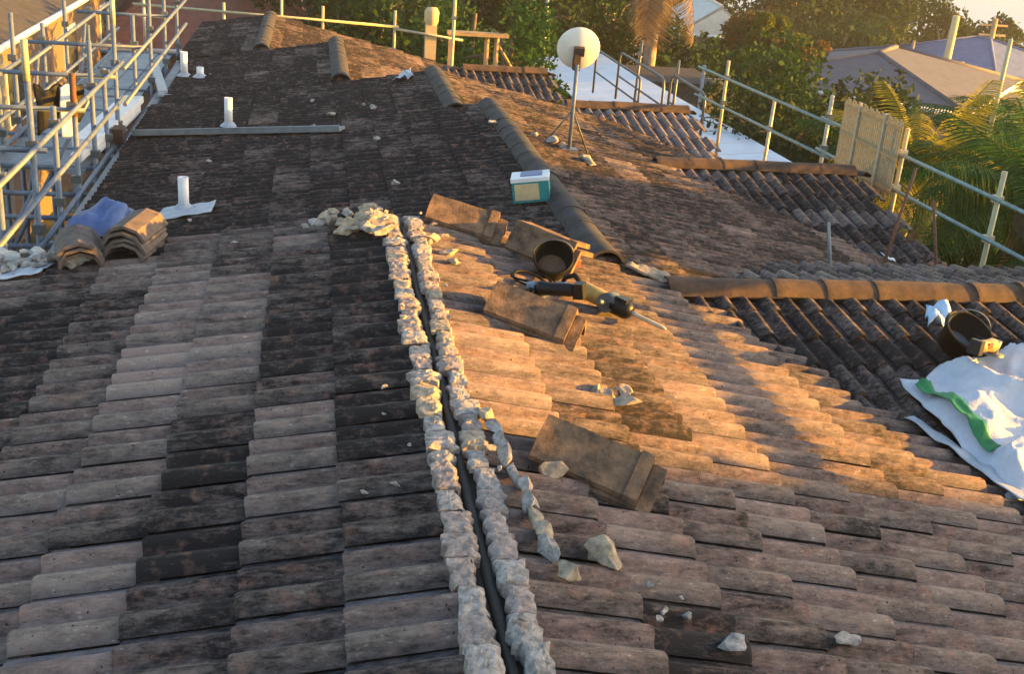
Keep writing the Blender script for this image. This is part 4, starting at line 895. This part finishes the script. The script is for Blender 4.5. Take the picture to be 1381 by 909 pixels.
TREES = [  # label, x, y, height, radius, foliage, extra
 ('small leafy tree beside the timber frame', 4.3, 25.2, 7.0, 1.9, 'leaf_mid', None), ('bushy tree just beyond the timber frame', 3.9, 28.6, 7.2, 2.1, 'leaf_mid', None), ('leafy tree behind the far guard rail posts', 2.6, 37, 8.2, 2.6, 'leaf_olive', None), ('dark tree shading the brick neighbour', 1.6, 32, 7.2, 2.2, 'leaf_dark', None),
 ('dense dark green tree above the last terrace roof', -.5, 45, 9.5, 3.6, 'leaf_dark', None), ('round mid green tree behind the far guard rail', 3.2, 44, 9.0, 3.4, 'leaf_mid', None),
 ('dark bushy tree left of the flue stack', 5.6, 47, 10, 3.4, 'leaf_dark', None), ('olive tree with sunlit yellowish top behind the flue stack', 6.6, 42, 9.4, 2.8, 'leaf_olive', ('leaf_yellow', .12)),
 ('low green tree behind the timber frame', 4.9, 33, 5.0, 2.2, 'leaf_mid', None), ('grey green leafy tree left of the satellite dish', 7.5, 40, 8.4, 2.3, 'leaf_olive', None),
 ('dark dense tree right behind the satellite dish', 9.4, 42, 9.2, 2.8, 'leaf_dark', None), ('dark conifer like tree left of the brown palm', 10.6, 43, 9.4, 2.2, 'leaf_dark', None),
 ('dark tree below the hanging brown fronds', 12.3, 39.5, 6.4, 2.2, 'leaf_dark', None),
 ('rounded green tree between brown palm and yellow house', 15.6, 43, 5.5, 2.4, 'leaf_mid', None), ('tree with sunlit yellow top right of the yellow house', 18.9, 46.5, 6.3, 1.8, 'leaf_mid', ('leaf_yellow', .6)),
 ('rust tinged tree top behind the yellow tree', 20.0, 52, 6.5, 1.8, 'leaf_olive', ('leaf_red', .5)), ('low orange yellow tree beside the small white house', 18.0, 41.5, 5.9, 1.5, 'leaf_mid', ('leaf_red', .4)),
 ('large dark green tree behind the right guard rail', 10.9, 26.2, 5.6, 2.6, 'leaf_dark', None), ('dark green tree right of the carport end', 12.6, 24.5, 4.8, 2.0, 'leaf_dark', None),
 ('mid green tree above the carport end', 13.6, 33, 6.0, 2.4, 'leaf_mid', None), ('olive tree standing in front of the grey hip roof', 16.3, 32, 5.6, 2.1, 'leaf_olive', None), ('olive bush beside the olive tree', 17.8, 33.5, 4.2, 1.6, 'leaf_olive', None),
 ('small dark tree beside the slatted screen', 12.9, 22, 4.0, 1.5, 'leaf_dark', None), ('tall brown green gum with sunlit golden top left of the slim pole', 32.2, 68, 9.6, 4.2, 'leaf_gum', ('leaf_yellow', .10)),
 ('broad brownish gum behind the white house', 27.6, 66, 9.0, 3.8, 'leaf_gum', ('leaf_red', .10)), ('greyish gum behind the grey hip roof', 34.6, 71, 9.4, 3.4, 'leaf_gum', None),
 ('dark pine behind the grey roof end', 40.0, 76, 8.6, 3.0, 'leaf_dark', None), ('cone shaped green tree left of the sunlit timber pole', 29.6, 52.6, 4.7, 1.3, 'leaf_mid', None),
 ('far gum left of the power pole', 42.6, 75, 8.0, 2.4, 'leaf_gum', None), ('far gum right of the power pole by the water', 47.6, 77, 7.6, 2.8, 'leaf_gum', None),
 ('grey green hedge tree below the cream house', 25.7, 45.5, 4.0, 2.4, 'leaf_olive', None), ('second hedge tree below the cream house', 28.4, 46, 3.8, 2.4, 'leaf_olive', None),
 ('dark tree at the edge of the blue grey roof', 32.4, 47, 4.2, 2.2, 'leaf_dark', None), ('dark shrub tree right of the verandah roof', 25.6, 38, 3.4, 2.0, 'leaf_dark', None),
 ('dark hillside tree behind the grey roof', 26.5, 56, 6.6, 3.2, 'leaf_olive', None), ('second dark hillside tree behind the grey roof', 30.5, 61, 7.0, 3.2, 'leaf_olive', None),
 ('bushy green tree behind the right palms', 15.5, 23.0, 4.8, 2.2, 'leaf_mid', None), ('bushy dark tree under the right palms', 12.0, 17.5, 4.0, 2.0, 'leaf_dark', None),
 ('dark tree filling the gap below the right palms', 10.2, 13.0, 3.6, 1.7, 'leaf_dark', None), ('olive street tree beyond the terrace end', 2.0, 56, 10, 4.0, 'leaf_olive', None),
 ('green tree left of the last terrace chimney', -3.6, 58, 10, 4.0, 'leaf_mid', None), ('dark far tree behind the pale house', 15.5, 70, 10.5, 4.0, 'leaf_dark', None), ('olive far tree behind the yellow house', 19.0, 74, 10, 4.0, 'leaf_olive', None),
 ('far gum right behind the yellow tree', 26.0, 78, 9.4, 4.0, 'leaf_gum', None), ('far dark tree between gums and water', 37.5, 92, 9, 4.0, 'leaf_dark', None),
 ('unseen leafy tree added to cast evening shade on the roof', 21.0, 9.2, 9.6, 2.0, 'leaf_mid', None)]  # last tree is unseen, placed to shade the second roof's right slope
for i, (lab, x, y, h, r, mt, ex) in enumerate(TREES):
    d = math.hypot(x, y); lf = .15 if d < 30 else (.22 if d < 50 else .34)
    nn_ = int(min(14000, max(3500, 2.2*(r/lf)**2*18)))
    tree(lab, x, y, h, r, mt, 'tree', nn_, lf, 40+i, None, 'grey_bark' if 'gum' in mt else 'bark', 'garden trees around the terrace', ex)

def frond_mesh(name, L, droop, leaflen, mat, n=40, seed=0, width=.03):
    g = random.Random(seed); vs = []; fs = []; pts = []
    for i in range(n+1):
        t = i/n; pts.append(Vector((L*t*(1-.25*droop*t), 0, L*(.42*t-droop*t*t))))
    for i in range(n):
        a, c = pts[i], pts[i+1]; k = len(vs); vs += [a+Vector((0, -.02, 0)), a+Vector((0, .02, 0)), c+Vector((0, .015, 0)), c+Vector((0, -.015, 0))]; fs.append((k, k+1, k+2, k+3))
        for s in (-1, 1):
            ll = leaflen*(math.sin(math.pi*min(1, (i+2)/(n+1)*.93))**.6)*g.uniform(.8, 1.1); dirv = Vector((.55, s*.9, -.35-g.uniform(0, .25))).normalized()
            tip = c+dirv*ll+Vector((0, 0, -.25*ll)); mid = c+dirv*ll*.5; sd = (c-a).normalized()*width
            k = len(vs); vs += [c-sd*.5, c+sd*.5, mid+sd*.6, mid-sd*.6, tip]; fs += [(k, k+1, k+2, k+3), (k+3, k+2, k+4)]
    b = MB(); b.add(vs, fs); return b.mesh(name, M[mat])
FR = {m: [frond_mesh('frond', L, dr, ll, m, 40, i) for i, (L, dr, ll) in enumerate(((2.6, .55, .75), (2.3, .8, .7), (2.8, .35, .7)))] for m in ('frond_green', 'frond_yellow', 'frond_dead')}
def palm(label, x, y, top, nf, mats, seed, scale=1.0, hang=None, r=.16):
    rr = random.Random(seed); gz = ground(x, y); e = empty('palm_tree', (x, y, gz), label, 'palm', 'palms right of the terrace')
    m = MB(); zs = np.linspace(gz-.2, top, 9); m.tube([(x+.05*math.sin(i), y+.05*math.cos(i*1.3), z) for i, z in enumerate(zs)], [r*(1.15-.03*i+(.06 if i % 2 else 0)) for i in range(9)], 10); m.build('trunk', M['grey_bark'], e)
    inv = Matrix.Translation(-PW(e))
    for i in range(nf):
        a = i*2.399+rr.uniform(-.2, .2); el = rr.uniform(-.35, .75) if hang is None else hang+rr.uniform(-.12, .12); mt = mats[0] if rr.random() < .7 else mats[-1]
        o = bpy.data.objects.new('frond', rr.choice(FR[mt])); COL.objects.link(o); o.parent = e; o.matrix_parent_inverse = inv
        o.location = (x, y, top); o.rotation_euler = Matrix.Rotation(a, 3, 'Z').to_4x4().to_euler(); o.rotation_euler = (0, -el, a); s = scale*rr.uniform(.8, 1.1); o.scale = (s, s, s)
    return e
palm('palm with brown dead fronds hanging straight down', 10.9, 37, -1.2, 13, ('frond_dead', 'frond_dead'), 5, 1.35, -1.3, .2)
palm('bright yellow palm behind the slatted screen', 9.8, 17.4, -3.8, 20, ('frond_yellow', 'frond_yellow'), 6, .72)
palm('tall green palm at the right guard rail', 8.7, 12.6, -3.1, 26, ('frond_green', 'frond_green'), 7, .78)
palm('green feathery palm right of the leaning pole', 14.5, 21.0, -4.4, 26, ('frond_green', 'frond_yellow'), 8, 1.1)
palm('short green palm under the right guard rail', 9.6, 12.6, -4.0, 22, ('frond_green', 'frond_green'), 9, .9)
palm('yellowish green palm behind the tall green palm', 15.9, 22.4, -4.4, 24, ('frond_yellow', 'frond_green'), 10, 1.1)
palm('green palm clump between the yellow palm and the guard rail', 10.3, 17.6, -4.0, 22, ('frond_green', 'frond_yellow'), 11, .9)

# ------------------------------------------------------------------ evening haze
gmin = min(ground(x, y) for x, y in ((2400, 0), (0, 2400)))
b = MB(); b.box((0, 0, (gmin-2+5.5)/2), (5200, 5200, 5.5-gmin+2)); hz = b.build('haze', None); tag(hz, kind='stuff')
m = bpy.data.materials.new('evening_haze'); m.use_nodes = True; t = m.node_tree; t.nodes.clear()
v = t.nodes.new('ShaderNodeVolumePrincipled'); v.inputs['Color'].default_value = (.90, .92, .95, 1); v.inputs['Density'].default_value = .0006; v.inputs['Anisotropy'].default_value = .2
ou = t.nodes.new('ShaderNodeOutputMaterial'); t.links.new(v.outputs[0], ou.inputs['Volume']); hz.data.materials.append(m)
